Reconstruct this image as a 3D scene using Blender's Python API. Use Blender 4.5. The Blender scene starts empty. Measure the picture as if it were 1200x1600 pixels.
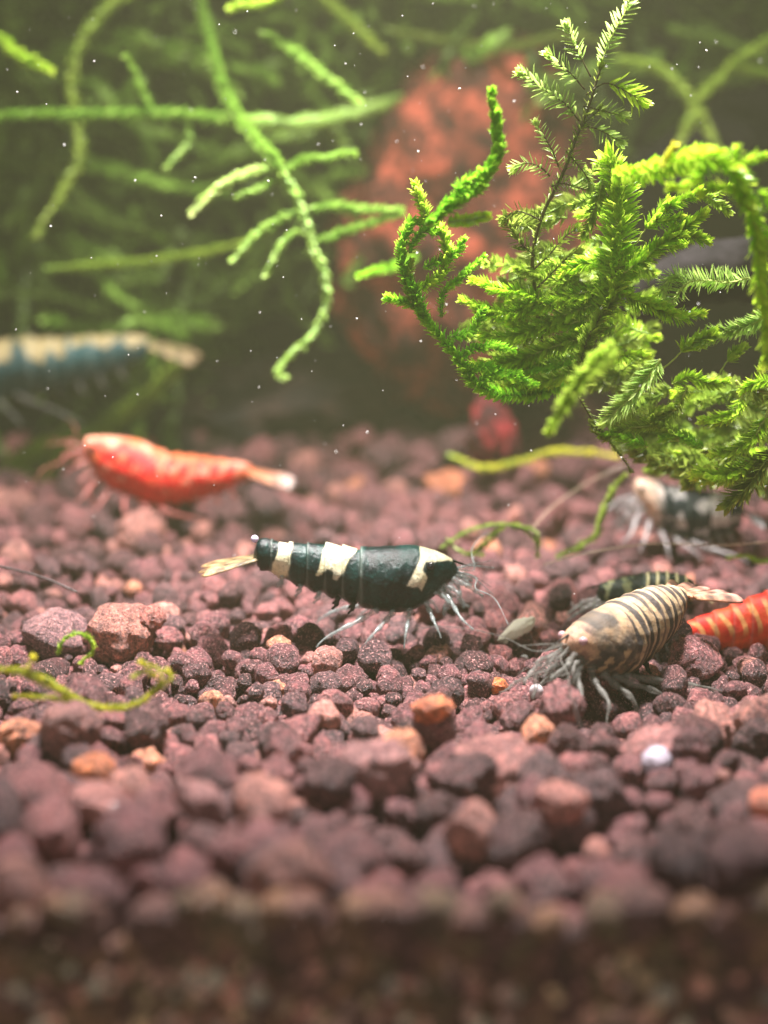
import bpy, bmesh, math, random
import numpy as np
from mathutils import Vector, Matrix, noise as mnoise

random.seed(7)
rng = np.random.default_rng(7)
SC = bpy.context.scene
COL = SC.collection

# ------------------------------------------------------------------ camera
# one Blender unit is one centimetre; X right, Y away from the front glass, Z up
CAM = np.array([0.0, -13.5, 3.86])
PITCH = math.radians(12.0)
FPX = 2800.0                                   # focal length in photo pixels (photo is 1200 x 1600)
cam_d = bpy.data.cameras.new('camera')
cam = bpy.data.objects.new('camera', cam_d)
COL.objects.link(cam)
cam.location = CAM
cam.rotation_euler = (math.radians(90) - PITCH, 0, 0)
cam_d.sensor_fit = 'VERTICAL'
cam_d.sensor_height = 36.0
cam_d.sensor_width = 27.0
cam_d.lens = FPX / 1600 * 36.0
cam_d.clip_start = 0.1
cam_d.clip_end = 500
cam_d.dof.use_dof = True
cam_d.dof.focus_distance = 13.3
cam_d.dof.aperture_fstop = 0.063 / (2 * 0.148)  # a 3 mm pupil in this centimetre scene
SC.camera = cam

# ------------------------------------------------------------------ world, lamp, exposure
world = bpy.data.worlds.new('World')
SC.world = world
world.use_nodes = True
wb = world.node_tree.nodes['Background']
wb.inputs[0].default_value = (0.95, 0.84, 0.84, 1)
wb.inputs[1].default_value = 0.08

def area_lamp(name, loc, size, size_y, power, color, target=None, spread=180):
    l = bpy.data.lights.new(name, 'AREA')
    l.shape = 'RECTANGLE'; l.size = size; l.size_y = size_y
    l.energy = power; l.color = color; l.spread = math.radians(spread)
    o = bpy.data.objects.new(name, l); COL.objects.link(o)
    o.location = loc
    t = Vector(target) if target is not None else Vector((loc[0], loc[1], 0))
    o.rotation_euler = (t - Vector(loc)).to_track_quat('-Z', 'Y').to_euler()
    return o
area_lamp('aquarium_lamp', (0.6, 0.5, 15.0), 5.0, 1.8, 3000, (1.0, 0.92, 0.90), (0.3, 1.3, 0), 75)
area_lamp('front_fill', (-6.0, -34.0, 16.0), 16.0, 12.0, 3600, (1.0, 0.96, 0.88), (0, 0, 0))  # unseen fill lamp, added to brighten the silt and the moss fronts

SC.view_settings.view_transform = 'Standard'
SC.view_settings.look = 'None'
SC.view_settings.exposure = 0.0
SC.view_settings.gamma = 1.0
SC.cycles.use_denoising = True
SC.cycles.max_bounces = 6
SC.cycles.diffuse_bounces = 3
SC.cycles.glossy_bounces = 2
SC.cycles.transmission_bounces = 4
SC.cycles.transparent_max_bounces = 8
SC.cycles.volume_bounces = 0
SC.cycles.sample_clamp_indirect = 4.0

# ------------------------------------------------------------------ projection helpers
_F = np.array([0, math.cos(PITCH), -math.sin(PITCH)])
_U = np.array([0, math.sin(PITCH), math.cos(PITCH)])
_R = np.array([1.0, 0, 0])
def ray(px, py):
    return _F + _R * ((px - 600) / FPX) + _U * ((800 - py) / FPX)
def at(px, py, Y):
    d = ray(px, py)
    return CAM + d * ((Y - CAM[1]) / d[1])
def on_ground(px, py, z=0.0):
    d = ray(px, py)
    return CAM + d * ((z - CAM[2]) / d[2])
def pxcm(p):
    return FPX / float(np.dot(np.asarray(p) - CAM, _F))
def project(p):
    q = np.asarray(p) - CAM
    d = float(np.dot(q, _F))
    return 600 + FPX * q[0] / d, 800 - FPX * float(np.dot(q, _U)) / d, d

# ------------------------------------------------------------------ object helpers
def tag(o, label=None, cat=None, group=None, kind=None):
    if label: o['label'] = label
    if cat: o['category'] = cat
    if group: o['group'] = group
    if kind: o['kind'] = kind
    return o
def empty(name, loc, label=None, cat=None, group=None):
    o = bpy.data.objects.new(name, None); COL.objects.link(o)
    o.empty_display_size = 0.2
    o.location = Vector([float(c) for c in loc])
    return tag(o, label, cat, group)
def mesh_np(name, V, F, mat, parent=None, col=None, smooth=True, origin=None):
    """V (n,3); F (m,k) array or list; col (n,3) optional vertex colour"""
    me = bpy.data.meshes.new(name)
    V = np.asarray(V, dtype=np.float64)
    if origin is not None: V = V - np.asarray(origin)
    if isinstance(F, np.ndarray):
        k = F.shape[1]; m = len(F)
        me.vertices.add(len(V)); me.vertices.foreach_set('co', V.ravel())
        me.loops.add(m * k); me.loops.foreach_set('vertex_index', F.astype(np.int32).ravel())
        me.polygons.add(m)
        me.polygons.foreach_set('loop_start', np.arange(0, m * k, k, dtype=np.int32))
        me.polygons.foreach_set('loop_total', np.full(m, k, dtype=np.int32))
        me.update(calc_edges=True)
    else:
        me.from_pydata([tuple(v) for v in V], [], F)
    me.polygons.foreach_set('use_smooth', np.full(len(me.polygons), smooth))
    if col is not None:
        a = me.color_attributes.new('Col', 'FLOAT_COLOR', 'POINT')
        c = np.ones((len(V), 4)); c[:, :3] = col
        a.data.foreach_set('color', c.ravel())
    me.materials.append(mat)
    o = bpy.data.objects.new(name, me); COL.objects.link(o)
    if parent is not None: o.parent = parent
    if origin is not None and parent is None: o.location = Vector([float(c) for c in origin])
    return o

def catmull(P, n):
    P = np.asarray(P, dtype=float)
    if len(P) == 2:
        t = np.linspace(0, 1, n)[:, None]
        return P[0] * (1 - t) + P[1] * t
    Q = np.vstack([2 * P[0] - P[1], P, 2 * P[-1] - P[-2]])
    seg = np.linalg.norm(np.diff(P[:, :3] if P.shape[1] >= 3 else P, axis=0), axis=1)
    cs = np.concatenate([[0], np.cumsum(seg)])
    s = np.linspace(0, cs[-1], n)
    i = np.clip(np.searchsorted(cs, s, side='right') - 1, 0, len(seg) - 1)
    t = ((s - cs[i]) / np.maximum(seg[i], 1e-9))[:, None]
    a, b, c, d = Q[i], Q[i + 1], Q[i + 2], Q[i + 3]
    return 0.5 * ((2 * b) + (-a + c) * t + (2 * a - 5 * b + 4 * c - d) * t ** 2 + (-a + 3 * b - 3 * c + d) * t ** 3)
def frames(C):
    T = np.gradient(C, axis=0); T /= np.maximum(np.linalg.norm(T, axis=1, keepdims=True), 1e-9)
    ref = np.tile(np.array([0.1, -0.97, 0.2]), (len(C), 1))
    A = np.cross(T, ref)
    bad = np.linalg.norm(A, axis=1) < 0.2
    A[bad] = np.cross(T[bad], np.array([0.3, 0.1, 0.95]))
    A /= np.linalg.norm(A, axis=1, keepdims=True)
    B = np.cross(A, T)
    return T, A, B
def tube(C, rad, k=8, cap=True):
    """tapered tube along centres C with radii rad: verts, quads"""
    C = np.asarray(C, float); rad = np.broadcast_to(np.asarray(rad, float), (len(C),))
    T, A, B = frames(C)
    th = np.linspace(0, 2 * math.pi, k, endpoint=False)
    V = C[:, None, :] + rad[:, None, None] * (A[:, None, :] * np.cos(th)[None, :, None] + B[:, None, :] * np.sin(th)[None, :, None])
    V = V.reshape(-1, 3)
    n = len(C); F = []
    i = np.arange(n - 1)[:, None] * k; j = np.arange(k)[None, :]; j2 = (j + 1) % k
    F = np.stack([i + j, i + j2, i + k + j2, i + k + j], -1).reshape(-1, 4)
    if cap:
        V = np.vstack([V, C[0] - T[0] * rad[0] * 0.6, C[-1] + T[-1] * rad[-1] * 0.6])
        a, b = n * k, n * k + 1
        jj = np.arange(k); jn = (jj + 1) % k
        F = np.vstack([F, np.stack([jn, jj, np.full(k, a), np.full(k, a)], -1),
                       np.stack([(n - 1) * k + jj, (n - 1) * k + jn, np.full(k, b), np.full(k, b)], -1)])
    return V, F
def faces_clean(F):
    return [tuple(dict.fromkeys(int(a) for a in f)) for f in F]
def merge(parts):
    Vs, Fs, Cs, o = [], [], [], 0
    for p in parts:
        Vs.append(p[0]); Fs.append(p[1] + o); o += len(p[0])
        if len(p) > 2: Cs.append(p[2])
    return np.vstack(Vs), np.vstack(Fs), (np.vstack(Cs) if Cs else None)

def snoise(x, y, s=1.0, seed=0.0):
    """cheap smooth numpy noise in -1..1"""
    r = np.random.default_rng(int(seed * 13 + 5))
    out = 0; amp = 1; tot = 0
    for o in range(3):
        for _ in range(4):
            a = r.uniform(0, 2 * math.pi); f = s * (2 ** o) * r.uniform(0.7, 1.3)
            out = out + amp * np.sin((x * math.cos(a) + y * math.sin(a)) * f + r.uniform(0, 6.28)); tot += amp * 0.55
        amp *= 0.55
    return out / tot
def in_poly(x, y, poly):
    inside = np.zeros(x.shape, bool); n = len(poly)
    for i in range(n):
        x1, y1 = poly[i]; x2, y2 = poly[(i + 1) % n]
        c = ((y1 > y) != (y2 > y))
        with np.errstate(divide='ignore', invalid='ignore'):
            xi = (x2 - x1) * (y - y1) / (y2 - y1 + 1e-12) + x1
        inside ^= c & (x < xi)
    return inside

# ------------------------------------------------------------------ materials
class NT:
    def __init__(self, name):
        self.m = bpy.data.materials.new(name); self.m.use_nodes = True
        self.t = self.m.node_tree; self.n = self.t.nodes; self.l = self.t.links
        self.b = self.n['Principled BSDF']; self.out = self.n['Material Output']
    def node(self, typ, **kw):
        nd = self.n.new(typ)
        for k, v in kw.items():
            if k in nd.inputs: nd.inputs[k].default_value = v
            else: setattr(nd, k, v)
        return nd
    def link(self, a, b): self.l.new(a, b)
    def coord(self, kind='Object', scale=None):
        tc = self.node('ShaderNodeTexCoord'); return tc.outputs[kind]
    def noise(self, vec, scale, detail=4, rough=0.55):
        n = self.node('ShaderNodeTexNoise'); n.inputs['Scale'].default_value = scale
        n.inputs['Detail'].default_value = detail; n.inputs['Roughness'].default_value = rough
        self.link(vec, n.inputs['Vector']); return n.outputs['Fac']
    def ramp(self, fac, stops):
        r = self.node('ShaderNodeValToRGB'); e = r.color_ramp.elements
        while len(e) < len(stops): e.new(0.5)
        for i, (p, c) in enumerate(stops):
            e[i].position = p; e[i].color = (*c, 1) if len(c) == 3 else c
        self.link(fac, r.inputs[0]); return r.outputs[0]
    def mix(self, fac, a, b, mode='MIX'):
        m = self.node('ShaderNodeMix', data_type='RGBA', blend_type=mode)
        for s, v in ((0, fac), (6, a), (7, b)):
            if hasattr(v, 'is_linked') or hasattr(v, 'links'): self.link(v, m.inputs[s])
            elif s == 0: m.inputs[0].default_value = v
            else: m.inputs[s].default_value = (*v, 1)
        return m.outputs[2]
    def bump(self, h, strength, dist):
        b = self.node('ShaderNodeBump'); b.inputs['Strength'].default_value = strength
        b.inputs['Distance'].default_value = dist
        self.link(h, b.inputs['Height']); self.link(b.outputs[0], self.b.inputs['Normal'])

def mat_stone(name, tint_from_object):
    """porous baked-soil granule: plum brown, mineral specks with pale pink highlights painted in"""
    t = NT(name)
    geo = t.node('ShaderNodeNewGeometry')
    pos = geo.outputs['Position']
    big = t.noise(pos, 4.5, 4, 0.6)
    fine = t.noise(pos, 26, 5, 0.7)
    grain = t.noise(pos, 60, 3, 0.75)
    if tint_from_object:
        oi = t.node('ShaderNodeObjectInfo'); tint = oi.outputs['Color']
    else:
        at_ = t.node('ShaderNodeAttribute'); at_.attribute_name = 'Col'; tint = at_.outputs['Color']
    base = t.ramp(big, [(0.30, (0.50, 0.42, 0.46)), (0.52, (0.95, 0.92, 0.92)), (0.72, (1.35, 1.22, 1.15))])
    c = t.mix(1.0, tint, base, 'MULTIPLY')
    f2 = t.ramp(fine, [(0.36, (0.28, 0.26, 0.27)), (0.50, (0.92, 0.92, 0.92)), (0.62, (2.0, 1.8, 1.65))])
    c = t.mix(1.0, c, f2, 'MULTIPLY')
    g = t.ramp(grain, [(0.565, (0, 0, 0)), (0.65, (0.9, 0.9, 0.9))])
    c = t.mix(g, c, (0.82, 0.44, 0.40))  # pink highlights put into the colour of the grain
    t.link(c, t.b.inputs['Base Color'])
    t.b.inputs['Roughness'].default_value = 0.5
    t.b.inputs['Specular IOR Level'].default_value = 0.55
    h = t.mix(0.45, fine, grain)
    t.bump(h, 1.0, 0.07)
    return t.m
M_stone_obj = mat_stone('granule_glints', True)
M_stone_fill = mat_stone('granule_glints_fill', False)

def mat_leaf(name, rough=0.32, trans=0.58):
    t = NT(name)
    a = t.node('ShaderNodeAttribute'); a.attribute_name = 'Col'
    pos = t.node('ShaderNodeNewGeometry').outputs['Position']
    n = t.noise(pos, 30, 3, 0.6)
    v = t.ramp(n, [(0.3, (0.65, 0.7, 0.6)), (0.7, (1.25, 1.2, 1.15))])
    c = t.mix(1.0, a.outputs['Color'], v, 'MULTIPLY')
    t.link(c, t.b.inputs['Base Color'])
    t.b.inputs['Roughness'].default_value = rough
    t.b.inputs['Specular IOR Level'].default_value = 0.6
    tr = t.node('ShaderNodeBsdfTranslucent'); t.link(c, tr.inputs['Color'])
    mx = t.node('ShaderNodeMixShader'); mx.inputs[0].default_value = trans
    t.link(t.b.outputs[0], mx.inputs[1]); t.link(tr.outputs[0], mx.inputs[2])
    t.link(mx.outputs[0], t.out.inputs['Surface'])
    return t.m
M_leaf = mat_leaf('moss_leaf')
M_leaf_soft = mat_leaf('moss_leaf_dull', 0.5, 0.35)

def mat_plain(name, col, rough=0.5, alpha=None, noise_scale=20, var=0.25, bump=0.0, spec=0.5):
    t = NT(name)
    n = t.noise(t.coord('Object'), noise_scale, 5, 0.6)
    lo = tuple(c * (1 - var) for c in col); hi = tuple(min(c * (1 + var), 1) for c in col)
    t.link(t.ramp(n, [(0.3, lo), (0.7, hi)]), t.b.inputs['Base Color'])
    t.b.inputs['Roughness'].default_value = rough
    t.b.inputs['Specular IOR Level'].default_value = spec
    if alpha is not None: t.b.inputs['Alpha'].default_value = alpha
    if bump: t.bump(n, bump, 0.05)
    return t.m

def mat_shell(name, speck=(0.02, 0.12, 0.10), speck_amt=0.5, rough=0.3, fine=60, lo=0.54, hi=0.68, sss=0.0):
    """crustacean shell: painted pigment (Col) with fine pigment dots"""
    t = NT(name)
    a = t.node('ShaderNodeAttribute'); a.attribute_name = 'Col'
    co = t.coord('Object')
    n = t.noise(co, fine, 4, 0.7)
    n2 = t.noise(co, 9, 3, 0.6)
    m = t.ramp(n, [(lo, (0, 0, 0)), (hi, (speck_amt,) * 3)])
    c = t.mix(m, a.outputs['Color'], speck)
    v = t.ramp(n2, [(0.3, (0.75, 0.75, 0.75)), (0.7, (1.2, 1.2, 1.2))])
    c = t.mix(1.0, c, v, 'MULTIPLY')
    t.link(c, t.b.inputs['Base Color'])
    t.b.inputs['Roughness'].default_value = rough
    t.b.inputs['Specular IOR Level'].default_value = 0.35
    if sss:
        t.b.inputs['Subsurface Weight'].default_value = sss
        t.b.inputs['Subsurface Radius'].default_value = (0.10, 0.05, 0.03)
        t.b.inputs['Subsurface Scale'].default_value = 0.6
    t.bump(n, 0.45, 0.02)
    return t.m
M_shell_black = mat_shell('shell_black', (0.008, 0.085, 0.070), 0.55, 0.28, 40, 0.52, 0.68)
M_shell_red = mat_shell('shell_red', (0.60, 0.07, 0.04), 0.3, 0.5, 30, 0.5, 0.66, 0.06)
M_shell_tiger = mat_shell('shell_tan', (0.10, 0.08, 0.07), 0.6, 0.62, 28, 0.5, 0.66, 0.25)
M_shell_blue = mat_shell('shell_blue', (0.08, 0.20, 0.19), 0.4, 0.38, 40)

def mat_clear(name, col, alpha, rough=0.2):
    t = NT(name)
    t.b.inputs['Base Color'].default_value = (*col, 1)
    n = t.noise(t.coord('Object'), 25, 3, 0.6)
    t.link(t.ramp(n, [(0.3, (alpha * 0.5,) * 3), (0.7, (min(alpha * 1.5, 1),) * 3)]), t.b.inputs['Alpha'])
    t.b.inputs['Roughness'].default_value = rough
    return t.m

# ------------------------------------------------------------------ setting: bed, back pane, haze
YF = -5.45                                       # inner face of the front glass
def terrain(x, y):
    z = 0.05 * np.sin(x * 1.1 + 0.6) * np.cos(y * 0.8) + 0.03 * np.sin(x * 2.3 + y * 1.7)
    z = z - 0.26 * np.exp(-((x - 1.15) / 0.75) ** 2 - ((y + 1.5) / 0.75) ** 2)   # hollow where the tan shrimp digs
    return z - 0.18
M_soil = mat_plain('fine_soil', (0.055, 0.035, 0.036), 0.9, None, 12, 0.5, 0.6, 0.2)
xs = np.linspace(-8, 8, 90); ys = np.linspace(YF + 0.02, 17, 120)
X, Y = np.meshgrid(xs, ys); Z = terrain(X, Y) - 0.35
V = np.stack([X, Y, Z], -1).reshape(-1, 3)
nx = len(xs); i = np.arange(len(ys) - 1)[:, None] * nx; j = np.arange(nx - 1)[None, :]
F = np.stack([i + j, i + j + 1, i + nx + j + 1, i + nx + j], -1).reshape(-1, 4)
bed = mesh_np('gravel_bed', V, F, M_soil)
tag(bed, 'bed of plum brown soil granules covering the aquarium floor', kind='structure')

# granules are dropped one by one onto a height map and roll to the lowest of a few nearby spots
CELL = 0.03
GX0, GX1, GY0, GY1 = -7.2, 7.2, YF, 15.5
gx = np.arange(GX0, GX1, CELL); gy = np.arange(GY0, GY1, CELL)
HX, HY = np.meshgrid(gx, gy, indexing='ij')
H = terrain(HX, HY)
def settle(x, y, r, squash=0.85):
    i0 = max(int((x - r - GX0) / CELL), 0); i1 = min(int((x + r - GX0) / CELL) + 2, H.shape[0])
    j0 = max(int((y - r - GY0) / CELL), 0); j1 = min(int((y + r - GY0) / CELL) + 2, H.shape[1])
    if i1 - i0 < 2 or j1 - j0 < 2: return None
    dx = HX[i0:i1, j0:j1] - x; dy = HY[i0:i1, j0:j1] - y
    q = r * r - dx * dx - dy * dy; ok = q > 0
    s = np.sqrt(np.maximum(q, 0)) * squash
    z = float(np.max(np.where(ok, H[i0:i1, j0:j1] + s, -9)))
    return z, (i0, i1, j0, j1, ok, s)
def drop(x, y, r, tries=11, jit=1.0, sink=0.25):
    best = None
    for k in range(tries):
        a, b = (x, y) if k == 0 else (x + random.uniform(-1, 1) * (r + 0.12) * jit, y + random.uniform(-1, 1) * (r + 0.12) * jit)
        b = max(b, YF + r * 0.9)
        s = settle(a, b, r)
        if s and (best is None or s[0] < best[2]): best = (a, b, s[0], s[1])
    if best is None: return None
    a, b, z, (i0, i1, j0, j1, ok, s) = best
    z -= sink * r * (1.6 if r > 0.17 else 1.0)
    Hs = H[i0:i1, j0:j1]
    Hs[ok] = np.maximum(Hs[ok], (z + s)[ok])
    return (a, b, z, r)
def half_w(y): return (y + 13.5) * 0.2143 + 1.2
def size_at(y, layer):
    u = random.random()
    lo = float(np.interp(y, [-5.5, -2.5, -0.8, 2.0, 4.5, 9.0], [0.095, 0.075, 0.058, 0.062, 0.10, 0.17]))
    ex = float(np.interp(y, [-5.5, -3.0, -1.0, 2.0, 5.0, 9.0], [0.15, 0.13, 0.085, 0.095, 0.13, 0.13]))
    r = 0.93 * (lo + ex * u ** 1.9)
    if layer == 0: r = max(r, 0.10) * 1.1
    if random.random() < 0.02 and -1.5 < y < 4: r *= 1.5
    return r
pebbles = []
for layer, cover in ((0, 0.75), (1, 1.00), (2, 0.42)):
    todo = []
    for band in range(21):
        ya, yb = YF + band, YF + band + 1
        hw = min(half_w(yb), 7.0)
        area = 2 * hw * 1.0 * cover; acc = 0
        while acc < area:
            y = random.uniform(ya, yb); x = random.uniform(-hw, hw)
            r = size_at(y, layer)
            acc += math.pi * r * r
            todo.append((x, y, r))
    random.shuffle(todo)
    todo.sort(key=lambda q: -q[2] * (1.0 if layer < 2 else 0) + random.random() * 0.04)
    for x, y, r in todo:
        p = drop(x, y, r)
        if p: pebbles.append(p)
# level the bed: take away the slow swell that the drops built up, keep the stones' own relief
rows = H[int(2 / CELL):-int(2 / CELL), :].mean(0)
kern = np.ones(61) / 61
rows = np.convolve(np.pad(rows, 30, mode='edge'), kern, 'valid')
rows = rows + 0.16 + 0.07 * np.interp(gy, [-5.4, -3, 3, 6], [0.3, 1, 1, 0.2])
def level(y): return float(np.interp(y, gy, rows))
pebbles = [(x, y, z - level(y), r) for x, y, z, r in pebbles]
H -= rows[None, :]
# (px, py, width px, height px, colour, label)
SPECIAL = [
 (700, 757, 88, 50, (0.66, 0.26, 0.13), 'large pale orange pebble on the far gravel below the moss'),
 (780, 1073, 34, 34, (0.85, 0.22, 0.06), 'small round bright orange pebble on the middle gravel'),
 (675, 1108, 78, 50, (0.75, 0.24, 0.10), 'flat orange pebble lying left of the small round orange one'),
 (145, 1205, 80, 62, (0.78, 0.28, 0.12), 'rounded orange pebble in the front left gravel'),
 (1196, 1258, 60, 66, (0.62, 0.22, 0.14), 'brick orange pebble cut by the right edge of the view'),
 (627, 1190, 34, 40, (0.90, 0.50, 0.20), 'small amber pebble leaning on a large plum granule'),
 (187, 990, 112, 92, (0.42, 0.19, 0.15), 'big rough pinkish brown stone left of the black shrimp'),
 (236, 966, 42, 42, (0.42, 0.15, 0.12), 'small round red brown pebble right of the big rough stone'),
 (88, 995, 100, 74, (0.24, 0.14, 0.15), 'dark plum rounded stone left of the big rough stone'),
 (780, 1212, 148, 112, (0.36, 0.17, 0.16), 'large pink rounded stone in the front centre gravel'),
 (877, 1255, 84, 62, (0.50, 0.23, 0.20), 'smooth pink pebble right of the large pink front stone'),
 (455, 1372, 126, 118, (0.26, 0.12, 0.10), 'large brown stone half buried near the front glass'),
 (585, 1205, 132, 92, (0.34, 0.18, 0.18), 'large mauve stone below the flat orange pebble'),
 (1025, 1180, 110, 80, (0.36, 0.17, 0.17), 'pinkish stone with a white ball on it at the front right'),
 (315, 1255, 100, 60, (0.33, 0.17, 0.17), 'elongated mauve stone slanting down in the front left gravel'),
 (160, 1262, 120, 70, (0.36, 0.17, 0.16), 'long pink stone below the rounded orange pebble'),
 (108, 1140, 96, 90, (0.30, 0.15, 0.14), 'smooth brownish pink stone below the left moss scrap'),
 (1125, 785, 40, 34, (0.42, 0.2, 0.18), 'pink pebble behind the black and white shrimp'),
]
def ground_cell(x, y):
    i0 = min(max(int((x - GX0) / CELL), 0), H.shape[0] - 1); j0 = min(max(int((y - GY0) / CELL), 0), H.shape[1] - 1)
    return float(H[i0, j0])
def surface_under(px, py, lift=0.0):
    d = ray(px, py); t = 6.0
    while t < 30:
        p = CAM + d * t
        if p[1] > YF + 0.05 and p[2] < ground_cell(p[0], p[1]) + lift: break
        t += 0.02
    return CAM + d * t
special_px = []
for (px, py, w, h, c, lab) in SPECIAL:
    w, h = (w * 0.86, h * 0.86) if c[0] > 0.55 else (w, h)
    p = surface_under(px, py); s = pxcm(p); r = (w + h) / 4 / s
    p = surface_under(px, py, r * 0.45)
    q = (p[0], p[1], p[2], r)
    dd = r * r - (HX - p[0]) ** 2 - (HY - p[1]) ** 2
    H[dd > 0] = np.maximum(H[dd > 0], p[2] + np.sqrt(dd[dd > 0]) * 0.9)
    special_px.append((q, w, h, c, lab))

# rock shapes
def rock_mesh(name, sub, seed, lump=0.22, rough=0.05):
    bm = bmesh.new(); bmesh.ops.create_icosphere(bm, subdivisions=sub, radius=1.0)
    o = Vector((seed * 7.3, seed * 3.1, seed * 5.7))
    for v in bm.verts:
        n = v.co.normalized()
        d = 1 + lump * mnoise.noise(n * 0.95 + o) + lump * 0.75 * mnoise.noise(n * 2.1 + o)
        d += rough * 1.5 * mnoise.noise(n * 4.3 + o) + rough * 1.0 * mnoise.noise(n * 9 + o)
        d += rough * 0.7 * abs(mnoise.noise(n * 17 + o))
        if lump > 0.1:
            for q in range(5):                       # a few broken flat sides
                f = Vector((math.sin(seed * 3.1 + q * 2.4), math.cos(seed * 1.7 + q * 1.9), math.sin(seed * 5.3 + q * 4.1))).normalized()
                h = n.dot(f) * d
                lim = 0.82 + 0.05 * math.sin(seed + q)
                if h > lim: d *= (lim + (h - lim) * 0.3) / h
        v.co = n * d
    me = bpy.data.meshes.new(name); bm.to_mesh(me); bm.free()
    me.polygons.foreach_set('use_smooth', np.ones(len(me.polygons), bool))
    return me
N_KIND = 14
rocks4 = [rock_mesh('stone_shape', 4, k + 1, 0.22, 0.085) for k in range(N_KIND)]
def mesh_arrays(me):
    V = np.empty(len(me.vertices) * 3); me.vertices.foreach_get('co', V)
    F = np.empty(len(me.polygons) * 3, dtype=np.int32)
    me.polygons.foreach_get('vertices', F)
    return V.reshape(-1, 3), F.reshape(-1, 3)
fill3 = [mesh_arrays(rock_mesh('tmp', 3, k + 31, 0.22, 0.085)) for k in range(N_KIND)]
fill2 = [mesh_arrays(rock_mesh('tmp', 2, k + 61, 0.22, 0.08)) for k in range(N_KIND)]

def rand_rot():
    q = rng.normal(size=4); q /= np.linalg.norm(q); w, x, y, z = q
    return np.array([[1 - 2 * (y*y + z*z), 2 * (x*y - z*w), 2 * (x*z + y*w)],
                     [2 * (x*y + z*w), 1 - 2 * (x*x + z*z), 2 * (y*z - x*w)],
                     [2 * (x*z - y*w), 2 * (y*z + x*w), 1 - 2 * (x*x + y*y)]])
def stone_tint():
    u = random.random()
    base = np.array([0.122, 0.048, 0.055]) * random.uniform(0.40, 1.55)
    if u < 0.07: base = np.array([0.42, 0.20, 0.17]) * random.uniform(0.8, 1.2)
    elif u < 0.075: base = np.array([0.60, 0.26, 0.15])
    elif u < 0.22: base = np.array([0.085, 0.045, 0.052]) * random.uniform(0.7, 1.2)
    elif u < 0.45: base = np.array([0.24, 0.095, 0.10])
    return base
# rank by size in the picture among those that lie open on top
rank = []
for k, (x, y, z, r) in enumerate(pebbles):
    px, py, d = project((x, y, z))
    if not (-30 < px < 1230 and py < 1490): continue
    i0 = min(max(int((x - GX0) / CELL), 0), H.shape[0] - 1); j0 = min(max(int((y - GY0) / CELL), 0), H.shape[1] - 1)
    exposed = H[i0, j0] - (z + 0.85 * r)
    if exposed > 0.35 * r: continue
    if y > 8.0: continue
    rank.append((r / d * (1.0 if exposed < 0.02 else 0.8), k))
rank.sort(reverse=True)
chosen = {k for _, k in rank[:282]}
fillV, fillF, fillC, off = [], [], [], 0
for k, (x, y, z, r) in enumerate(pebbles):
    if k in chosen:
        o = bpy.data.objects.new('stone', rocks4[random.randrange(N_KIND)])
        COL.objects.link(o); o.parent = bed
        o.location = (x, y, z)
        o.rotation_euler = (random.uniform(0, 6.28), random.uniform(0, 6.28), random.uniform(0, 6.28))
        o.scale = (r * random.uniform(0.92, 1.25), r * random.uniform(0.85, 1.1), r * random.uniform(0.75, 1.0))
        c = stone_tint(); o.color = (*c, 1)
    else:
        px, py, d = project((x, y, z))
        sh = fill3 if (-3.0 < y < 4.0 and -40 < px < 1240) else fill2
        Vt, Ft = sh[random.randrange(N_KIND)]
        S = np.array([random.uniform(0.92, 1.25), random.uniform(0.85, 1.1), random.uniform(0.75, 1.0)]) * r
        Vn = (Vt * S) @ rand_rot().T + (x, y, z)
        fillV.append(Vn); fillF.append(Ft + off); off += len(Vn)
        fillC.append(np.tile(stone_tint(), (len(Vn), 1)))
for m in rocks4: m.materials.append(M_stone_obj)
fill = mesh_np('stone_fill', np.vstack(fillV), np.vstack(fillF), M_stone_fill, bed, np.vstack(fillC))
tag(fill, kind='stuff')
print('pebbles', len(pebbles), 'fill tris', sum(len(f) for f in fillF))
for n, ((x, y, z, r), w, h, c, lab) in enumerate(special_px):
    o = bpy.data.objects.new('pebble' if w < 95 else 'large_stone', rocks4[n % N_KIND]); COL.objects.link(o)
    s = pxcm((x, y, z))
    o.location = (x, y, z)
    o.rotation_euler = (0.2 * math.sin(n), random.uniform(-0.3, 0.3) + (0.5 if 'slanting' in lab else 0), random.uniform(-0.4, 0.4))
    o.scale = (w / 2 / s, (w + h) / 4 / s, h / 2 / s * 1.05)
    o.color = (*c, 1)
    tag(o, lab, 'stone' if w > 60 else 'pebble')
def ground_h(x, y):
    i0 = min(max(int((x - GX0) / CELL), 0), H.shape[0] - 1); j0 = min(max(int((y - GY0) / CELL), 0), H.shape[1] - 1)
    return float(H[i0, j0])

# silt pressed against the front glass, with pale grains showing in it
_t = NT('algae_silt'); _p = _t.node('ShaderNodeNewGeometry').outputs['Position']
_a = _t.ramp(_t.noise(_p, 1.1, 4, 0.6), [(0.38, (0.15, 0.125, 0.065)), (0.5, (0.22, 0.135, 0.085)), (0.62, (0.24, 0.11, 0.08))])
_b = _t.noise(_p, 9, 4, 0.65)
_t.link(_t.mix(1.0, _a, _t.ramp(_b, [(0.35, (0.55, 0.5, 0.5)), (0.65, (1.25, 1.2, 1.2))]), 'MULTIPLY'), _t.b.inputs['Base Color'])
_t.b.inputs['Roughness'].default_value = 0.8; _t.bump(_b, 0.8, 0.06)
M_silt = _t.m
xs = np.linspace(-2.8, 2.8, 160); zs = np.linspace(-0.02, -2.4, 70)
X, Z = np.meshgrid(xs, zs)
bmp = 0.05 * snoise(X * 3, Z * 3, 2.0, 3) + 0.03 * snoise(X * 9, Z * 9, 2.0, 4)
top = 0.11 * snoise(X * 2, X * 0, 1.5, 9) + 0.04 * snoise(X * 9, X * 0, 1.5, 10)
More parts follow.
